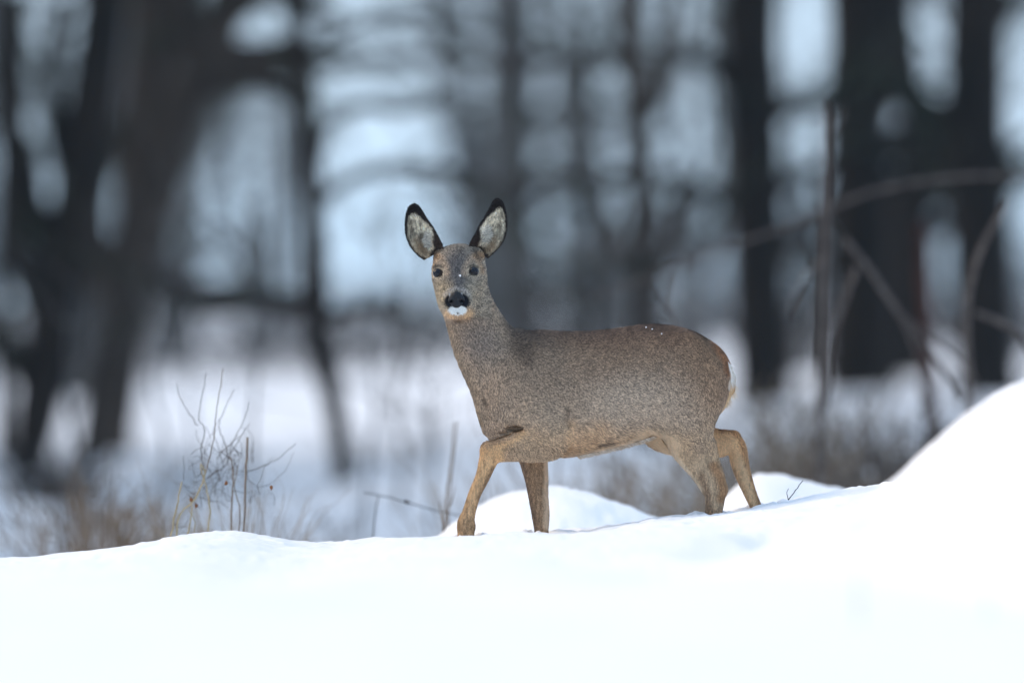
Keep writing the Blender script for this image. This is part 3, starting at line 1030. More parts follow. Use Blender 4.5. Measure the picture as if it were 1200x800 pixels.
# rump brush and belly fringe: longer free hairs
def fringe(n_, pts, y_sp, dirv, jit, l0, l1, c1, c2, wd=.0011):
    P = np.array([pxyz(a, b_, 0) for a, b_ in pts])
    k = rng.uniform(0, len(P) - 1.001, n_)
    r = P[k.astype(int)] * (1 - k % 1)[:, None] + P[k.astype(int) + 1] * (k % 1)[:, None]
    r[:, 1] += rng.normal(0, y_sp, n_)
    dd = np.array(dirv, float) + rng.normal(0, jit, (n_, 3))
    dd /= np.linalg.norm(dd, axis=1)[:, None]
    t = rng.uniform(0, 1, n_)[:, None]
    cc = (c1 * t + c2 * (1 - t)) * rng.uniform(.75, 1.2, (n_, 1))
    nn = np.tile([.3, -1.0, 0.1], (n_, 1)) + rng.normal(0, .4, (n_, 3))
    nn /= np.linalg.norm(nn, axis=1)[:, None]
    strands(r, dd, nn, rng.uniform(l0, l1, n_), np.full(n_, wd) * rng.uniform(.7, 1.3, n_), np.clip(cc, 0, .95), np.clip(cc * 1.1, 0, .95), .1)


fringe(900, [(853, 424), (857, 436), (856, 448)], .022, (.35, 0, -1), .22, .012, .024, srgb(244, 242, 238), srgb(226, 216, 200))
fringe(700, [(850, 446), (852, 456), (849, 464)], .016, (.16, 0, -1), .2, .018, .042, srgb(222, 208, 186), srgb(190, 164, 136))
fringe(60, [(854, 445), (855, 456)], .012, (.6, 0, -1), .3, .03, .045, srgb(228, 210, 176), srgb(214, 180, 130), .0008)

fringe(1500, [(676, 534.5), (692, 531), (720, 525), (745, 518), (765, 511)], .03, (.75, 0, -.45), .25, .007, .015, srgb(212, 202, 186), srgb(170, 150, 130), .0013)
HV = np.vstack(hair_V)
HC = np.vstack(hair_C)
k = np.arange(hair_N) * 5
hq = np.stack([k, k + 1, k + 3, k + 2], -1)
ht = np.stack([k + 2, k + 3, k + 4], -1)
hme = mesh_np('fur', HV, hq, ht, False)
set_col(hme, HC)
fur = link('fur', hme, HAIR, deer)
tag(fur, kind='stuff')

# a few snow crumbs lying on the animal
for pxx, roww, rr, lab in ((539.4, 323.2, 1.4, 'small white snow crumb stuck on the bridge of the deer nose'), (757, 383.5, 1.0, 'white snow speck on the rump, first of three along the back line'),
                           (764, 385.5, .9, 'tiny snow speck on the rump between two other specks'), (775, 391, 1.0, 'snow speck lowest of the three on the rump')):
    c0 = pxyz(pxx, roww, front_y(pxx, roww) - .004)
    m = MB()
    a = np.linspace(0, 2 * math.pi, 7, endpoint=False)
    ring = lambda z_, r_: np.stack([np.cos(a) * r_ * rng.uniform(.8, 1.2, 7), np.full(7, z_), np.sin(a) * r_ * rng.uniform(.7, 1.2, 7)], -1)
    Rr = rr / S
    Vs = np.vstack([ring(-Rr * .7, Rr * .5), ring(0, Rr), ring(Rr * 1.5, Rr * .8), [[0, -Rr, 0]]])
    qs = [[k_ * 7 + b_, k_ * 7 + (b_ + 1) % 7, k_ * 7 + 7 + (b_ + 1) % 7, k_ * 7 + 7 + b_] for k_ in range(2) for b_ in range(7)]
    ts = [[21, (b_ + 1) % 7, b_] for b_ in range(7)]
    m.add(Vs + c0, np.array(qs), np.array(ts))
    tag(m.build('snow_crumb', SNOW), lab, 'snow crumb', 'snow crumbs on the deer')


# ------------------------------------------------------------------ trees of the wood
def wander(p0, d, length, n, bend=.25, lift=0.0):
    """A branch path from p0."""
    P = [np.array(p0, float)]
    d = np.array(d, float)
    for _ in range(n):
        d = d + rng.normal(0, bend, 3) + np.array([0, 0, lift])
        d /= np.linalg.norm(d)
        P.append(P[-1] + d * length / n)
    return np.array(P)


def limb_mesh(mb, tw, p0, d, length, r, depth=2, twigs=True):
    """One limb with its side branches into mb, the thin ends into tw."""
    P = wander(p0, d, length, 7, .16, .03)
    mb.tube(P, np.linspace(r, r * .25, 8), 6, .08)
    for k_ in range(5):
        t = rng.uniform(.25, 1)
        q_ = P[int(t * 6.99)]
        dd = P[min(int(t * 6.99) + 1, 7)] - P[int(t * 6.99)]
        dd = dd / (np.linalg.norm(dd) + 1e-9) + rng.normal(0, .6, 3)
        L2 = length * rng.uniform(.3, .55)
        P2 = wander(q_, dd, L2, 5, .2, .02)
        mb.tube(P2, np.linspace(r * .4, r * .1, 6), 4)
        for _ in range(5):
            q2 = P2[rng.integers(1, 6)]
            tw.tube(wander(q2, dd + rng.normal(0, .8, 3), L2 * rng.uniform(.3, .7), 3, .25, .0), np.linspace(max(.007, r * .10), .003, 4), 3, cap=False)


def needles(tw, lm, L, per=5, size=1.0):
    """Sprays of needles hung along a limb's branches, joined to the crown mesh."""
    for V_ in lm.v[1:]:
        for c in V_[::9]:
            n_ = per
            q_ = c + rng.normal(0, .28, (n_, 3)) * np.array([1, 1, .6])
            d1 = rng.normal(0, 1, (n_, 3))
            d1 /= np.linalg.norm(d1, axis=1)[:, None]
            d2 = rng.normal(0, 1, (n_, 3))
            d2 -= d1 * (d1 * d2).sum(1)[:, None]
            d2 /= np.linalg.norm(d2, axis=1)[:, None]
            l_ = rng.uniform(.10, .24, (n_, 1)) * size
            w_ = l_ * .3
            Vq = np.stack([q_ - d1 * l_, q_ + d2 * w_, q_ + d1 * l_, q_ - d2 * w_], 1).reshape(-1, 3)
            tw.add(Vq, np.arange(n_ * 4).reshape(-1, 4))


def tree(name, label, Y, path, mat, height=19.0, limbs=(), group=None, n_high=12, low=3.6, fat=1.0):
    """A trunk given where it shows in the picture at distance Y, carried on above the picture to its crown."""
    k = (D0 + Y) / D0 / S
    P = [at(p_[0], p_[1], Y) for p_ in path]                  # listed from the foot upwards
    R = [p_[2] / 2 * k * fat for p_ in path]
    base = P[0].copy()
    g = gz(base[0], Y)
    foot = base.copy()
    foot[2] = g - .15
    if base[2] > g + .25:
        P.insert(0, np.array([base[0], Y, g + .22]))
        R.insert(0, R[0] * 1.05)
    P.insert(0, foot)
    R.insert(0, R[0] * 1.35)
    d = P[-1] - P[-2]
    d = d / np.linalg.norm(d)
    top0, r0 = P[-1], R[-1]
    cur = top0.copy()
    steps = 8
    for s_ in range(steps):
        d = d * .75 + np.array([0, 0, .25]) + rng.normal(0, .07, 3)
        d /= np.linalg.norm(d)
        cur = cur + d * max(1.0, (height - top0[2]) / steps)
        P.append(cur.copy())
        R.append(r0 * (1 - .88 * (s_ + 1) / steps))
    P, R = np.array(P), np.array(R)
    root_ = empty(name, (float(foot[0]), float(Y), float(g)))
    tag(root_, label, 'tree', group)
    C = catmull(np.column_stack([P, R]), 4)
    m = MB()
    m.tube(C[:, :3], np.maximum(C[:, 3], .01), 14, .06)
    m.build('trunk', mat, root_)
    tw = MB()
    for L in limbs:
        lm = MB()
        Q_ = np.array([at(q_[0], q_[1], Y + (q_[3] if len(q_) > 3 else 0)) for q_ in L])
        Rr = np.array([q_[2] / 2 * k * 1.3 for q_ in L])
        CC = catmull(np.column_stack([Q_, Rr]), 4)
        lm.tube(CC[:, :3], np.maximum(CC[:, 3], .006), 8, .08)
        for _ in range(4):
            ii = rng.integers(2, len(CC) - 1)
            dd = CC[ii, :3] - CC[ii - 1, :3]
            dd = dd / np.linalg.norm(dd) + rng.normal(0, .55, 3)
            tw.tube(wander(CC[ii, :3], dd, rng.uniform(.5, 1.4), 5, .25), np.linspace(CC[ii, 3] * .3, .004, 6), 4, cap=False)
        lm.build('limb', mat, root_)
    for h_ in range(n_high):
        zt = rng.uniform(low + 1, height * .95)
        ii = int(np.argmin(np.abs(C[:, 2] - zt)))
        az_ = rng.uniform(0, 2 * math.pi)
        el = rng.uniform(.15, .8)
        L = rng.uniform(.16, .3) * height * (1.15 - zt / height * .7)
        lm = MB()
        limb_mesh(lm, tw, C[ii, :3], (math.cos(az_) * math.cos(el), math.sin(az_) * math.cos(el), math.sin(el)), L, max(.02, C[ii, 3] * .45))
        needles(tw, lm, L)  # sprays added to the unseen high crown to shade the wood floor
        lm.build('limb', mat, root_)
    tw.build('crown', NEEDLE, root_)
    return root_


# western side
tree('leaning_tree', 'thick dark tree at the edge of the wood, bending over the brown grass tuft', 56, [(32, 556, 46), (45, 480, 58), (62, 400, 66), (80, 300, 62), (98, 180, 64), (112, 80, 58), (124, -20, 56)], BARK, 19,
     limbs=[[(66, 385, 40), (36, 330, 34), (18, 240, 30), (12, 120, 30), (14, -10, 28)], [(90, 230, 26), (66, 170, 20), (60, 90, 22), (72, 0, 20)], [(80, 300, 30), (44, 250, 26), (30, 180, 22), (8, 130, 20)],
            [(48, 470, 26), (20, 420, 24), (-10, 380, 22)]])
tree('arching_tree', 'dark tree whose trunk arches over and sends long limbs across the clearing', 58, [(108, 514, 34), (124, 450, 46), (140, 385, 56), (160, 300, 62), (184, 205, 66), (206, 140, 60), (236, 84, 52), (262, 20, 46), (280, -40, 40)], BARK_BROWN, 18,
     limbs=[[(226, 104, 40), (262, 92, 36), (310, 84, 26), (352, 78, 20), (420, 71, 15), (500, 67, 13), (580, 73, 14), (650, 70, 12), (720, 78, 8)],
            [(246, 60, 40), (272, 66, 34), (312, 62, 22), (352, 44, 14)], [(236, 84, 36), (222, 40, 32), (216, -20, 30)], [(270, 10, 36), (318, -8, 26), (360, 8, 20), (400, 18, 14)],
            [(150, 340, 30), (122, 300, 26), (112, 250, 22), (126, 190, 18), (140, 150, 16)], [(146, 360, 30), (176, 330, 24), (230, 338, 20), (300, 346, 15), (370, 352, 10)]])
tree('brown_tree', 'brown barked tree standing just behind the arching tree', 62, [(140, 520, 30), (150, 400, 38), (158, 260, 44), (166, 130, 46), (176, 0, 44)], BARK_BROWN, 19,
     limbs=[[(160, 220, 22), (140, 160, 18), (112, 110, 16), (100, 20, 16)], [(168, 120, 20), (198, 60, 24), (206, -10, 24)], [(156, 300, 20), (110, 330, 22), (70, 340, 20), (30, 350, 16)]])
tree('edge_tree', 'narrow dark trunk cut off by the very edge of the photo', 60, [(4, 560, 20), (3, 420, 20), (2, 260, 18), (6, 120, 18), (2, -20, 18)], BARK, 18)
tree('crooked_tree', 'slender crooked tree with a kinked foot alone in the open snow', 40, [(402, 552, 26), (398, 512, 25), (391, 470, 27), (380, 430, 30), (373, 380, 32), (369, 300, 32), (366, 210, 27), (360, 130, 22), (350, 60, 24), (342, -10, 24)], BARK, 14,
     limbs=[[(366, 200, 16), (380, 150, 12), (420, 126, 9), (470, 128, 8), (520, 118, 6)], [(372, 350, 18), (340, 362, 16), (300, 352, 14), (250, 362, 12), (200, 352, 9)], [(374, 372, 14), (420, 362, 12), (470, 352, 9)],
            [(360, 130, 12), (340, 112, 12), (290, 92, 9)], [(367, 240, 12), (420, 206, 10), (500, 196, 8), (570, 208, 5)], [(352, 62, 12), (420, 30, 10), (500, 20, 8), (590, 40, 6)]])
# middle distance, paler
tree('grey_tree', 'straight grey tree far behind the deer ears in the bright gap', 118, [(622, 400, 20), (618, 280, 21), (612, 150, 18), (606, 60, 16), (600, -20, 16)], BARK, 20,
     limbs=[[(616, 240, 10), (640, 200, 8), (690, 190, 7)], [(618, 300, 12), (590, 240, 9), (540, 222, 8), (470, 210, 6)], [(612, 150, 12), (660, 120, 9), (720, 130, 6)]])
tree('slim_grey_tree', 'slim grey tree beside the brown trunk over the deer back', 100, [(688, 420, 16), (694, 300, 18), (688, 180, 15), (694, 60, 13), (700, -20, 13)], BARK, 19,
     limbs=[[(692, 250, 10), (660, 230, 8), (620, 260, 6)], [(690, 330, 14), (650, 340, 12), (600, 350, 10)]])
tree('brown_tree', 'tall brown trunk rising behind the middle of the deer back', 44, [(752, 592, 40), (756, 500, 33), (758, 380, 31), (756, 300, 33), (750, 180, 30), (744, 90, 30), (735, -20, 32)], BARK_BROWN, 18,
     limbs=[[(756, 330, 14), (726, 300, 12), (700, 210, 9), (690, 120, 8)], [(750, 150, 14), (776, 100, 13), (784, 20, 12), (790, -30, 12)], [(746, 100, 12), (716, 62, 10), (680, 70, 7), (640, 66, 6)],
            [(757, 360, 16), (790, 270, 12), (800, 180, 9)], [(752, 196, 13), (700, 214, 11), (640, 204, 9), (560, 222, 8), (470, 214, 5)]])
# eastern side, thick and dark
tree('dark_tree', 'straight black trunk above the deer rump', 60, [(898, 470, 56), (893, 380, 54), (887, 250, 54), (884, 120, 54), (882, -20, 54)], BARK, 20,
     fat=1.2, limbs=[[(884, 140, 20), (846, 84, 20), (806, 68, 16), (770, 76, 12)], [(886, 150, 22), (930, 124, 20), (986, 118, 18)], [(890, 250, 16), (850, 232, 16), (810, 216, 14), (770, 200, 8)],
            [(884, 100, 22), (860, 40, 22), (866, -20, 20)], [(888, 270, 18), (926, 210, 16), (960, 200, 14), (990, 170, 12)]])
tree('dark_tree', 'thick black trunk beside the upright pale sapling', 62, [(1010, 470, 76), (1010, 380, 68), (1008, 250, 64), (1004, 120, 62), (1006, -20, 64)], BARK, 21,
     fat=1.2, limbs=[[(1006, 140, 30), (1042, 112, 26), (1080, 118, 24), (1120, 150, 22)], [(1006, 60, 26), (1036, 30, 30), (1050, -20, 34)], [(1006, 260, 26), (1040, 214, 24), (1090, 206, 22)], [(1004, 330, 20), (960, 300, 16), (920, 290, 12)],
            [(1005, 90, 26), (1044, 84, 30), (1066, 110, 22)], [(1010, 200, 24), (1040, 178, 22), (1066, 150, 20)]])
tree('dark_tree', 'dark trunk leaning behind the thick black trunk, near the red stem', 66, [(1060, 470, 58), (1064, 400, 56), (1066, 300, 52), (1064, 210, 30), (1072, 140, 26), (1060, 60, 30), (1046, -20, 40)], BARK, 20,
     fat=1.2, limbs=[[(1066, 250, 34), (1096, 214, 34), (1110, 150, 30), (1122, 100, 22), (1132, 10, 22)], [(1064, 300, 20), (1090, 270, 20), (1130, 250, 16)]])
tree('dark_tree', 'black trunk rising behind the crest of the big drift', 58, [(1160, 500, 66), (1154, 380, 62), (1148, 250, 60), (1144, 120, 58), (1146, -20, 58)], BARK, 20,
     fat=1.2, limbs=[[(1150, 260, 26), (1180, 214, 22), (1215, 196, 20)], [(1146, 170, 22), (1178, 176, 14), (1210, 160, 10)], [(1146, 40, 22), (1180, 10, 20), (1215, -6, 18)], [(1148, 230, 24), (1118, 180, 22), (1106, 130, 20)]])
tree('grey_tree', 'grey tree half hidden between two black trunks behind the rump', 104, [(948, 430, 38), (946, 330, 36), (944, 250, 28), (940, 200, 14), (934, 120, 8), (930, -20, 8)], BARK, 19,
     limbs=[[(944, 300, 16), (966, 250, 14), (976, 190, 10)], [(946, 340, 14), (924, 280, 12), (910, 210, 10)]])
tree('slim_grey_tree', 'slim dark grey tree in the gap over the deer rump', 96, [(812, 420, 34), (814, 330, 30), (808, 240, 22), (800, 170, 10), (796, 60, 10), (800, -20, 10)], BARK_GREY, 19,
     limbs=[[(822, 320, 14), (846, 250, 12), (856, 180, 10)], [(820, 350, 16), (786, 290, 12), (774, 230, 10)], [(822, 300, 12), (806, 260, 14), (840, 220, 12)]])

rng = np.random.default_rng(5)
# bare trees standing farther off: four built, the rest copied with their parts
protos = []
for k_ in range(6):
    root_ = empty('bare_tree' if k_ < 4 else 'shade_spruce', (0, 0, 0))
    m, lm, tw = MB(), MB(), MB()
    H_ = 15 + k_
    P = wander((0, 0, -.2), (rng.normal(0, .06), rng.normal(0, .06), 1), H_, 10, .05, .04)
    R = np.linspace(.15 + .03 * k_, .03, 11)
    m.tube(P, R, 8, .06)
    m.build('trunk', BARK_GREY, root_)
    for h_ in range(19):
        zt = rng.uniform(1.3, H_ * .9)
        ii = int(np.argmin(np.abs(P[:, 2] - zt)))
        a_ = rng.uniform(0, 2 * math.pi)
        q_ = P[ii] * 1.0
        lm_l = rng.uniform(1.6, 3.2) * (1.1 - zt / H_ * .6)
        limb_mesh(lm, tw, q_, (math.cos(a_), math.sin(a_), rng.uniform(-.05, .5)), lm_l, .05)
    high = MB()
    high.v = [v_ for v_ in lm.v if v_[:, 2].min() > 3.5]
    if k_ > 3:
        needles(tw, high, 0, 24, 2.4)  # dense oversized sprays so these unseen trees block the sun
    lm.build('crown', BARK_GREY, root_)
    tw.build('crown', NEEDLE, root_)
    protos.append(root_)
spots = []
rng = np.random.default_rng(11)
for k_ in range(30):
    Yt = 120 + 140 * (k_ / 30.0) + rng.uniform(-4, 4)
    pxx = rng.uniform(-80, 1280)
    if 250 < pxx < 700 and Yt < 150:
        Yt += 60
    spots.append((pxx, Yt))
for k_ in range(26):                                   # the wood goes on to both sides
    spots.append(((-1150 + 80 * (k_ // 2)) if k_ % 2 else (1330 + 85 * (k_ // 2)), 52 + 7.3 * ((k_ * 7) % 19)))
for k_, (pxx, Yt) in enumerate(spots):
    src = protos[k_ % 4]
    if k_ < 4:
        o = src
    else:
        o = src.copy()
        COL.objects.link(o)
        for ch in src.children:
            c2 = ch.copy()
            COL.objects.link(c2)
            c2.parent = o
    p_ = at(pxx, 380, Yt)
    s_ = rng.uniform(.85, 1.25)
    o.location = (p_[0], Yt, gz(p_[0], Yt))
    o.rotation_euler = (0, 0, rng.uniform(0, 6.28))
    o.scale = (s_, s_, s_)
    if k_ < 30:
        tag(o, 'bare grey tree standing far off in the pale snowy wood', 'tree', 'bare trees far off in the wood')
    else:
        tag(o, 'bare grey tree standing where the wood goes on beside the clearing', 'tree', 'bare trees beside the clearing')

# dark evergreens added west of the clearing, out of view, to keep sun off the wood floor
for k_, (tx, ty) in enumerate([(-11, 17), (-9, 25), (-10, 33), (-13, 37), (-17, 23), (-19, 31), (-12, 47), (-20, 45), (-16, 56), (-14, 25), (-8, 41), (-15, 50), (-22, 28), (-12, 21), (-25, 44), (-7, 20), (-9, 60), (-13, 66), (-18, 68), (-15, 80)]):
    src = protos[4 + k_ % 2]
    if k_ < 2:
        o = src
    else:
        o = src.copy()
        COL.objects.link(o)
        for ch in src.children:
            c2 = ch.copy()
            COL.objects.link(c2)
            c2.parent = o
    o.location = (tx, ty, gz(tx, ty))
    o.rotation_euler = (0, 0, 1.7 * k_)
    o.scale = (1, 1, rng.uniform(.9, 1.15))
    tag(o, 'unseen dark evergreen tree added west of the clearing to shade the wood floor', 'tree', 'unseen evergreens added for shade')

rng = np.random.default_rng(6)
# slender saplings on the wood floor before the big trees
for k_, (pxx, roww, Ys, w_, topr, lab) in enumerate([
        (188, 590, 26, 7, 250, 'slender grey sapling rising between the arching tree and the leggy bush'),
        (222, 585, 33, 6, 330, 'thin sapling just behind the tip of the leggy bush'),
        (300, 600, 22, 6, 300, 'thin sapling behind the upper twigs of the leggy bush'),
        (432, 600, 24, 6, 290, 'thin sapling a little east of the crooked tree'),
        (470, 590, 30, 8, 320, 'stouter sapling before the deer breast, far behind it'),
        (506, 600, 20, 5, 420, 'short thin sapling behind the two dry stalks'),
        (78, 600, 24, 7, 330, 'thin sapling between the leaning tree and the arching tree'),
        (716, 590, 28, 8, 300, 'thin sapling just west of the brown trunk over the deer back')]):
    m = MB()
    kk_ = (D0 + Ys) / D0 / S
    xs = [at(pxx + rng.normal(0, 4), r_, Ys) for r_ in np.linspace(roww, topr, 6)]
    xs[0][2] = gz(xs[0][0], Ys) - .05
    m.tube(catmull(xs, 3), np.linspace(w_, w_ * .4, 16) * kk_ / 2, 6)
    sroot = empty('sapling', tuple(xs[0]))
    tag(sroot, lab, 'sapling', 'saplings on the wood floor')
    m.build('stem', BARK_GREY, sroot)
    m = MB()
    for _ in range(9):
        q_ = xs[rng.integers(2, 6)]
        m.tube(wander(q_, (rng.normal(0, .7), rng.normal(0, .7), .7), rng.uniform(.3, .8), 5, .25), np.linspace(w_ * .2, w_ * .08, 6) * kk_, 3, cap=False)
    tag(m.build('twigs', TWIG, sroot), kind='stuff')

# low thicket along the far side of the clearing
m = MB()
for k_ in range(3600):
    Yt = rng.uniform(150, 225)
    kx = (D0 + Yt) / D0 / S
    pxx = rng.uniform(-60, 1260) if k_ % 5 < 2 else rng.choice([rng.uniform(-1200, -60), rng.uniform(1260, 2400)])
    if 190 < pxx < 330 and rng.uniform() < .2:
        continue
    x_ = (pxx - 600) * kx
    hgt = (.65 + 1.1 * (vnoise(np.array([x_ * .35]), np.array([Yt * .05]), 61)[0] + .5)) * rng.uniform(.6, 1.2)
    P = wander((x_, Yt, gz(x_, Yt) - .05), (rng.normal(0, .45), rng.normal(0, .3), 1), hgt * 1.3, 3, .3)
    m.tube(P, np.linspace(.018, .006, 4), 3, cap=False)
tag(m.build('thicket', TWIG_DARK), 'low tangle of bare brambles along the far edge of the clearing', 'thicket', kind='stuff')


# ------------------------------------------------------------------ bushes, stems and weeds
def stems(mb, lst, Y, k_r=1.0, sides=5, nod=0.0):
    """lst: [(radius px at foot, radius px at tip, [(px, row[, dY]) ...])]"""
    k = (D0 + Y) / D0 / S
    for r0_, r1_, pts in lst:
        P = np.array([at(p_[0], p_[1], Y + (p_[2] if len(p_) > 2 else 0)) for p_ in pts])
        C = catmull(P, 5)
        C += rng.normal(0, nod * k, C.shape)
        mb.tube(C, np.linspace(r0_, r1_, len(C)) * k * k_r, sides)


def plant(name, label, cat, Y, lst, mat, group=None, extra=None, nod=.3):
    m = MB()
    stems(m, lst, Y, nod=nod)
    o = m.build(name, mat)
    tag(o, label, cat, group)
    return o


def clump(name, label, cat, px, row, Y, n_, hpx, spread, mat, r=.9, lean=0.0, fork=1, group=None, bend=.12, depth=.3):
    """A tuft or bush of n_ wands rising hpx picture rows from its foot."""
    k = (D0 + Y) / D0 / S
    m = MB()
    for _ in range(n_):
        x_ = (px - 600 + rng.normal(0, spread * .28)) * k
        y_ = Y + rng.normal(0, depth)
        g = gz(x_, y_) - .03
        z_base = min(g, ZC - (row - YH) * k)
        hh = hpx * k * rng.uniform(.45, 1.05) + max(0, ZC - (row - YH) * k - g)
        d = np.array([rng.normal(lean, spread / max(hpx, 1) * .55), rng.normal(0, .25), 1])
        P = wander((x_, y_, g), d, hh, 6, bend)
        rr = r * k * rng.uniform(.6, 1.3)
        m.tube(P, np.linspace(rr, rr * .35, 7), 4, cap=False)
        for _f in range(fork):
            q_ = P[rng.integers(2, 6)]
            m.tube(wander(q_, d + rng.normal(0, .6, 3), hh * rng.uniform(.2, .5), 4, .25), np.linspace(rr * .6, rr * .25, 5), 3, cap=False)
    o = m.build(name, mat)
    tag(o, label, cat, group)
    return o


rng = np.random.default_rng(3)
# bare little bush on the crest west of the deer
bush = empty('dry_bush', tuple(at(250, 634, .5)))
tag(bush, 'dry leggy bush with pale stems and dark twigs on the snow crest', 'bush')
for one in [(1.5, 1.1, [(199, 640), (204, 606), (208, 592), (213, 564)]), (1.6, 1.3, [(206, 640), (211, 602), (226, 588), (237, 566), (240, 552), (235, 543)]),
          (1.5, .9, [(217, 640), (223, 610), (225, 595), (222, 584)]), (1.4, .9, [(241, 640), (246, 600), (243, 576), (239, 560), (235, 546)]),
          (.9, .6, [(226, 640), (228, 612), (221, 598)])]:
    m = MB()
    stems(m, [one], 1.0, .8, nod=.35)
    m.build('stalk', STALK, bush)
for one in [(1.5, 1.0, [(270, 640), (272, 590), (273, 552), (270, 535)]), (1.5, 1.9, [(285, 640), (287, 592), (288, 552), (290, 512)]), (1.2, .6, [(278, 640), (281, 600), (275, 570), (279, 545)]),
          (1.1, .6, [(240, 556), (247, 530), (251, 510), (254, 478), (262, 431)])]:
    m = MB()
    stems(m, [one], 1.3, .75, nod=.3)
    m.build('stem', DEAD, bush)
for one in [(1.1, .5, [(237, 565), (248, 556), (262, 547), (268, 537), (272, 518), (285, 494), (292, 470)]), (1.0, .5, [(240, 553), (236, 527), (240, 503), (233, 490), (236, 470), (242, 437)]),
          (.9, .5, [(268, 538), (262, 515), (256, 500), (264, 478), (275, 456)]), (.8, .4, [(232, 498), (222, 484), (212, 468), (207, 449)]),
          (.8, .5, [(288, 553), (306, 547), (326, 537), (346, 520)]), (.8, .4, [(268, 536), (280, 515), (293, 494)]), (.8, .6, [(203, 614), (213, 617), (219, 612), (222, 603)]),
          (.8, .5, [(250, 626), (262, 623), (278, 625)]), (.8, .5, [(265, 640), (267, 628), (270, 622)]), (.7, .4, [(240, 545), (230, 560), (226, 545), (222, 540)]),
          (.7, .3, [(262, 547), (256, 525), (250, 505), (258, 490)]), (.7, .3, [(273, 550), (284, 528), (278, 510)]), (.6, .3, [(288, 560), (302, 570), (318, 566), (336, 548), (344, 530)]),
          (.6, .3, [(246, 540), (236, 535), (226, 536)]), (.6, .3, [(244, 520), (258, 530), (268, 526)]), (.6, .3, [(250, 556), (240, 540), (246, 515), (241, 498)])]:
    m = MB()
    stems(m, [one], 1.7, .7, nod=.5)
    m.build('twig', TWIG, bush)
for lx, lr in ((265, 566), (230, 592), (318, 571), (224, 585)):
    m = MB()
    c0 = at(lx, lr, .7)
    a = rng.uniform(0, 6)
    w_ = .005
    Vs = [c0 + np.array([math.cos(a + t) * w_ * s_, dy_, math.sin(a + t) * w_ * s_ * 1.4]) for t, s_, dy_ in ((0, 1.2, 0), (1.2, .8, -.004), (2.4, 1, .002), (3.5, .9, -.003), (4.6, 1.1, .004), (5.5, .7, 0))]
    Vs += [v_ + np.array([0, .0015, 0]) for v_ in Vs]
    m.add(Vs, [[0, 1, 2, 3], [0, 3, 4, 5], [9, 8, 7, 6], [11, 10, 9, 6]] + [[q_, q_ + 6, (q_ + 1) % 6 + 6, (q_ + 1) % 6] for q_ in range(6)])
    m.build('leaf', LEAF, bush)
m = MB()
for _ in range(70):
    q_ = at(rng.normal(262, 24), rng.uniform(530, 600), 1.8 + rng.uniform(-.6, .6))
    m.tube(wander(q_, (rng.normal(0, .6), rng.normal(0, .5), 1), rng.uniform(.03, .1), 5, .35), np.linspace(.0011, .0005, 6), 3, cap=False)
tag(m.build('fine_twigs', TWIG, bush), kind='stuff')

rng = np.random.default_rng(4)
clump('grass_tuft', 'sparse beige grass tuft just behind the leggy bush', 'grass tuft', 282, 640, 3.2, 60, 90, 60, STRAW, .7, 0, 1)
clump('grass_tuft', 'wide brown grass tuft at the foot of the leaning dark tree', 'grass tuft', 70, 648, 9.0, 50, 92, 120, DEAD, 1.6, 0, 1)
clump('dry_shrub', 'dark brush heaped round the foot of the leaning tree', 'shrub', 58, 590, 42, 120, 84, 80, TWIG_DARK, 1.4, 0, 2, bend=.3)
clump('dry_shrub', 'small brown twiggy shrub beside the wide grass tuft', 'shrub', 112, 640, 10, 60, 90, 34, DEAD, 2.2, .1, 2)
plant('dry_weed', 'two thin dry stalks standing close together before the lifted foreleg', 'weed', 3.0,
      [(1.3, .7, [(521, 640), (522, 600), (524, 570), (529, 535), (532, 494)]), (1.2, .6, [(525, 640), (526, 600), (529, 560), (533, 525), (536, 494)]), (1.2, .7, [(520, 625), (518, 605), (514, 588)]),
       (.9, .4, [(524, 600), (530, 585), (534, 570)])], DEAD)
plant('fallen_twig', 'thin bent twig with a dark bud hanging low over the snow', 'twig', 3.4,
      [(.8, .5, [(436, 640), (440, 600), (444, 580)]), (.7, .6, [(425, 577), (445, 580), (477, 588), (510, 598), (540, 603)]), (2.2, 1.6, [(475, 587), (477, 588), (480, 589)])], TWIG_DARK)
clump('grass_tuft', 'tall olive brown grass behind the planted foreleg', 'grass tuft', 672, 590, 9.0, 34, 90, 50, DEAD, 1.5, 0, 1)
clump('grass_tuft', 'pale blurred grass between the two forelegs', 'grass tuft', 578, 592, 8.0, 40, 60, 60, STRAW, .9, 0, 1)
clump('grass_tuft', 'dry pale grass under the deer belly', 'grass tuft', 800, 606, 8.0, 60, 62, 60, STRAW, 1.0, 0, 1)
clump('dry_shrub', 'brown twiggy shrub at the foot of the brown trunk under the belly', 'shrub', 762, 604, 12.0, 60, 86, 60, DEAD, 1.6, 0, 2)
clump('dry_shrub', 'brown tangle right behind the trailing hind leg', 'shrub', 884, 560, 15.0, 70, 112, 120, DEAD, 2.2, 0, 2, bend=.25)
clump('dry_shrub', 'brown bramble tangle at the foot of the thick black trunk', 'shrub', 1010, 560, 20.0, 110, 130, 190, DEAD, 2.4, 0, 2, bend=.3)
clump('dry_shrub', 'dark brushwood heap behind the drift beside the red stem', 'shrub', 1090, 540, 17.0, 130, 96, 120, TWIG, 2.4, 0, 2, bend=.3)
clump('dry_shrub', 'low dark brush between the deer rump and the pale sapling', 'shrub', 935, 500, 26.0, 110, 74, 170, STRAW, 1.8, 0, 2, bend=.3)
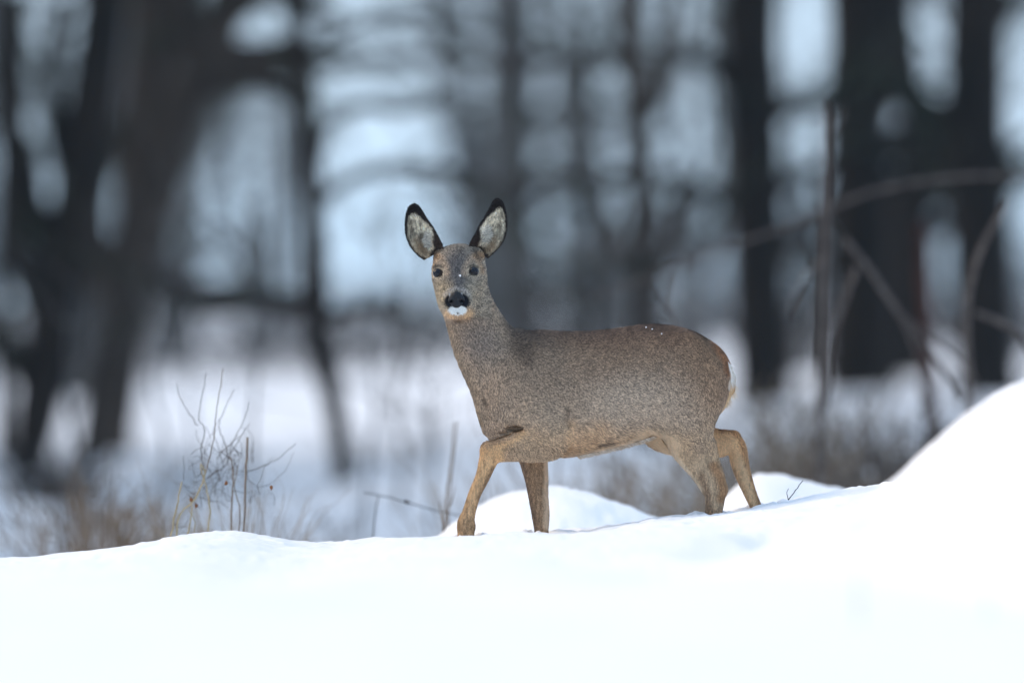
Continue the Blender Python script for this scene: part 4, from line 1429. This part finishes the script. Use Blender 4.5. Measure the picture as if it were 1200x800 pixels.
for pxx, roww, Yc, n_, hp, sp, lab in ((300, 590, 14, 70, 60, 70, 'low grey brush in the hollow behind the leggy bush'), (165, 590, 18, 60, 46, 60, 'low grey brush between the tuft and the leggy bush'),
                                       (430, 610, 16, 50, 40, 80, 'low grey brush in the hollow east of the crooked tree foot'), (240, 490, 38, 36, 34, 90, 'pale far brush on the bright snow behind the leggy bush'),
                                       (490, 470, 44, 50, 40, 90, 'far brush at the level of the deer breast'), (90, 560, 30, 70, 50, 60, 'grey brush at the feet of the leaning and arching trees')):
    clump('low_shrub', lab, 'shrub', pxx, roww, Yc, int(n_ * .4), hp, sp, TWIG, 1.1, 0, 2, group='brush on the wood floor', bend=.3, depth=1.2)
clump('grass_tuft', 'few dry grass blades poking up behind the small drift', 'grass tuft', 1050, 585, 6.0, 30, 52, 60, STRAW, .7, .5, 0)
plant('sapling', 'thin upright grey sapling standing clear of the black trunks', 'sapling', 13.0,
      [(5.5, 4.5, [(958, 585), (961, 480), (964, 380), (966, 290), (968, 215), (968, 120)]), (3, 1.5, [(966, 300), (940, 330), (925, 370)]), (2, 1, [(968, 170), (985, 140), (990, 120)])], TWIG)
plant('arched_branch', 'long arching bramble branch sweeping across the black trunks', 'branch', 15.0,
      [(1.8, 4, [(690, 350), (760, 324), (830, 296), (880, 280), (930, 262), (985, 238), (1040, 220), (1100, 210), (1160, 206), (1230, 212), (1290, 260), (1330, 420), (1340, 560)])], TWIG)
plant('forked_branch', 'forked dead branch leaning before the thick black trunk', 'branch', 12.0,
      [(2.6, 3.6, [(1125, 470), (1096, 420), (1060, 375), (1020, 318), (990, 280)]), (2.0, 3.4, [(968, 480), (976, 400), (990, 352), (1004, 312)]), (2, 1, [(1040, 350), (1060, 380), (1075, 420), (1082, 450)]),
       (1.6, .8, [(1060, 372), (1100, 400), (1140, 440), (1160, 480)])], TWIG)
plant('red_stem', 'reddish brown upright stem before the dark trunks', 'sapling', 24.0, [(10, 7.5, [(1094, 560), (1090, 470), (1085, 380), (1082, 300), (1080, 260)])], BARK_RED)
plant('bent_sapling', 'bent brown sapling curving up beside the big drift', 'sapling', 11.0,
      [(4.5, 3, [(1140, 520), (1136, 440), (1133, 370), (1140, 320), (1158, 275), (1182, 236)]), (5, 2.5, [(1215, 420), (1190, 388), (1165, 374), (1142, 366)]), (1.5, .8, [(1135, 400), (1110, 380), (1096, 352)])], TWIG)
plant('forked_twig', 'small forked twig sticking up behind the deer rump', 'twig', 9.0,
      [(1.6, 1.3, [(800, 470), (796, 400), (790, 375), (778, 352), (768, 332)]), (1.2, .8, [(785, 365), (783, 345), (788, 320)])], TWIG)
plant('snow_twig', 'longer thin black twig slanting out of the snow behind the hind leg', 'twig', .3, [(.8, .45, [(912, 603), (920, 591), (930, 577), (941, 563)]), (.5, .3, [(924, 586), (922, 578), (924, 572)])], TWIG_DARK, 'twigs in the snow', nod=.2)
plant('snow_twig', 'shorter thin black twig slanting out of the snow', 'twig', .3, [(.7, .45, [(926, 602), (932, 595), (941, 588)])], TWIG_DARK, 'twigs in the snow', nod=.2)
plant('blurred_weed', 'faint out of focus weed stalks standing before the big drift', 'weed', -12.0,
      [(.9, .5, [(1006, 760), (1010, 600), (1016, 520), (1022, 440)]), (.8, .5, [(1160, 760), (1156, 600), (1160, 520), (1150, 430)]), (.9, .6, [(1010, 560), (1060, 520), (1130, 520), (1190, 512)]),
       (1.2, .6, [(1156, 580), (1110, 540), (1080, 500)])], TWIG, nod=.5)

# pale winter air over the whole place
HAZE = bpy.data.materials.new('haze')
HAZE.use_nodes = True
hn_ = HAZE.node_tree.nodes
hn_.clear()
ho = hn_.new('ShaderNodeOutputMaterial')
hv = hn_.new('ShaderNodeVolumePrincipled')
hv.inputs['Color'].default_value = (0.5, 0.8, 1.0, 1)
hv.inputs['Density'].default_value = 0.00013
hv.inputs['Anisotropy'].default_value = 0.2
HAZE.node_tree.links.new(hv.outputs[0], ho.inputs['Volume'])
m = MB()
bx, b0, b1, z0_, z1_ = 950, -320, 3050, -9.0, 24.0
Vs = [(-bx, b0, z0_), (bx, b0, z0_), (bx, b1, z0_), (-bx, b1, z0_), (-bx, b0, z1_), (bx, b0, z1_), (bx, b1, z1_), (-bx, b1, z1_)]
m.add(Vs, [[0, 3, 2, 1], [4, 5, 6, 7], [0, 1, 5, 4], [1, 2, 6, 5], [2, 3, 7, 6], [3, 0, 4, 7]])
tag(m.build('haze', HAZE), 'thin cold winter haze hanging through the wood', 'haze', kind='stuff')
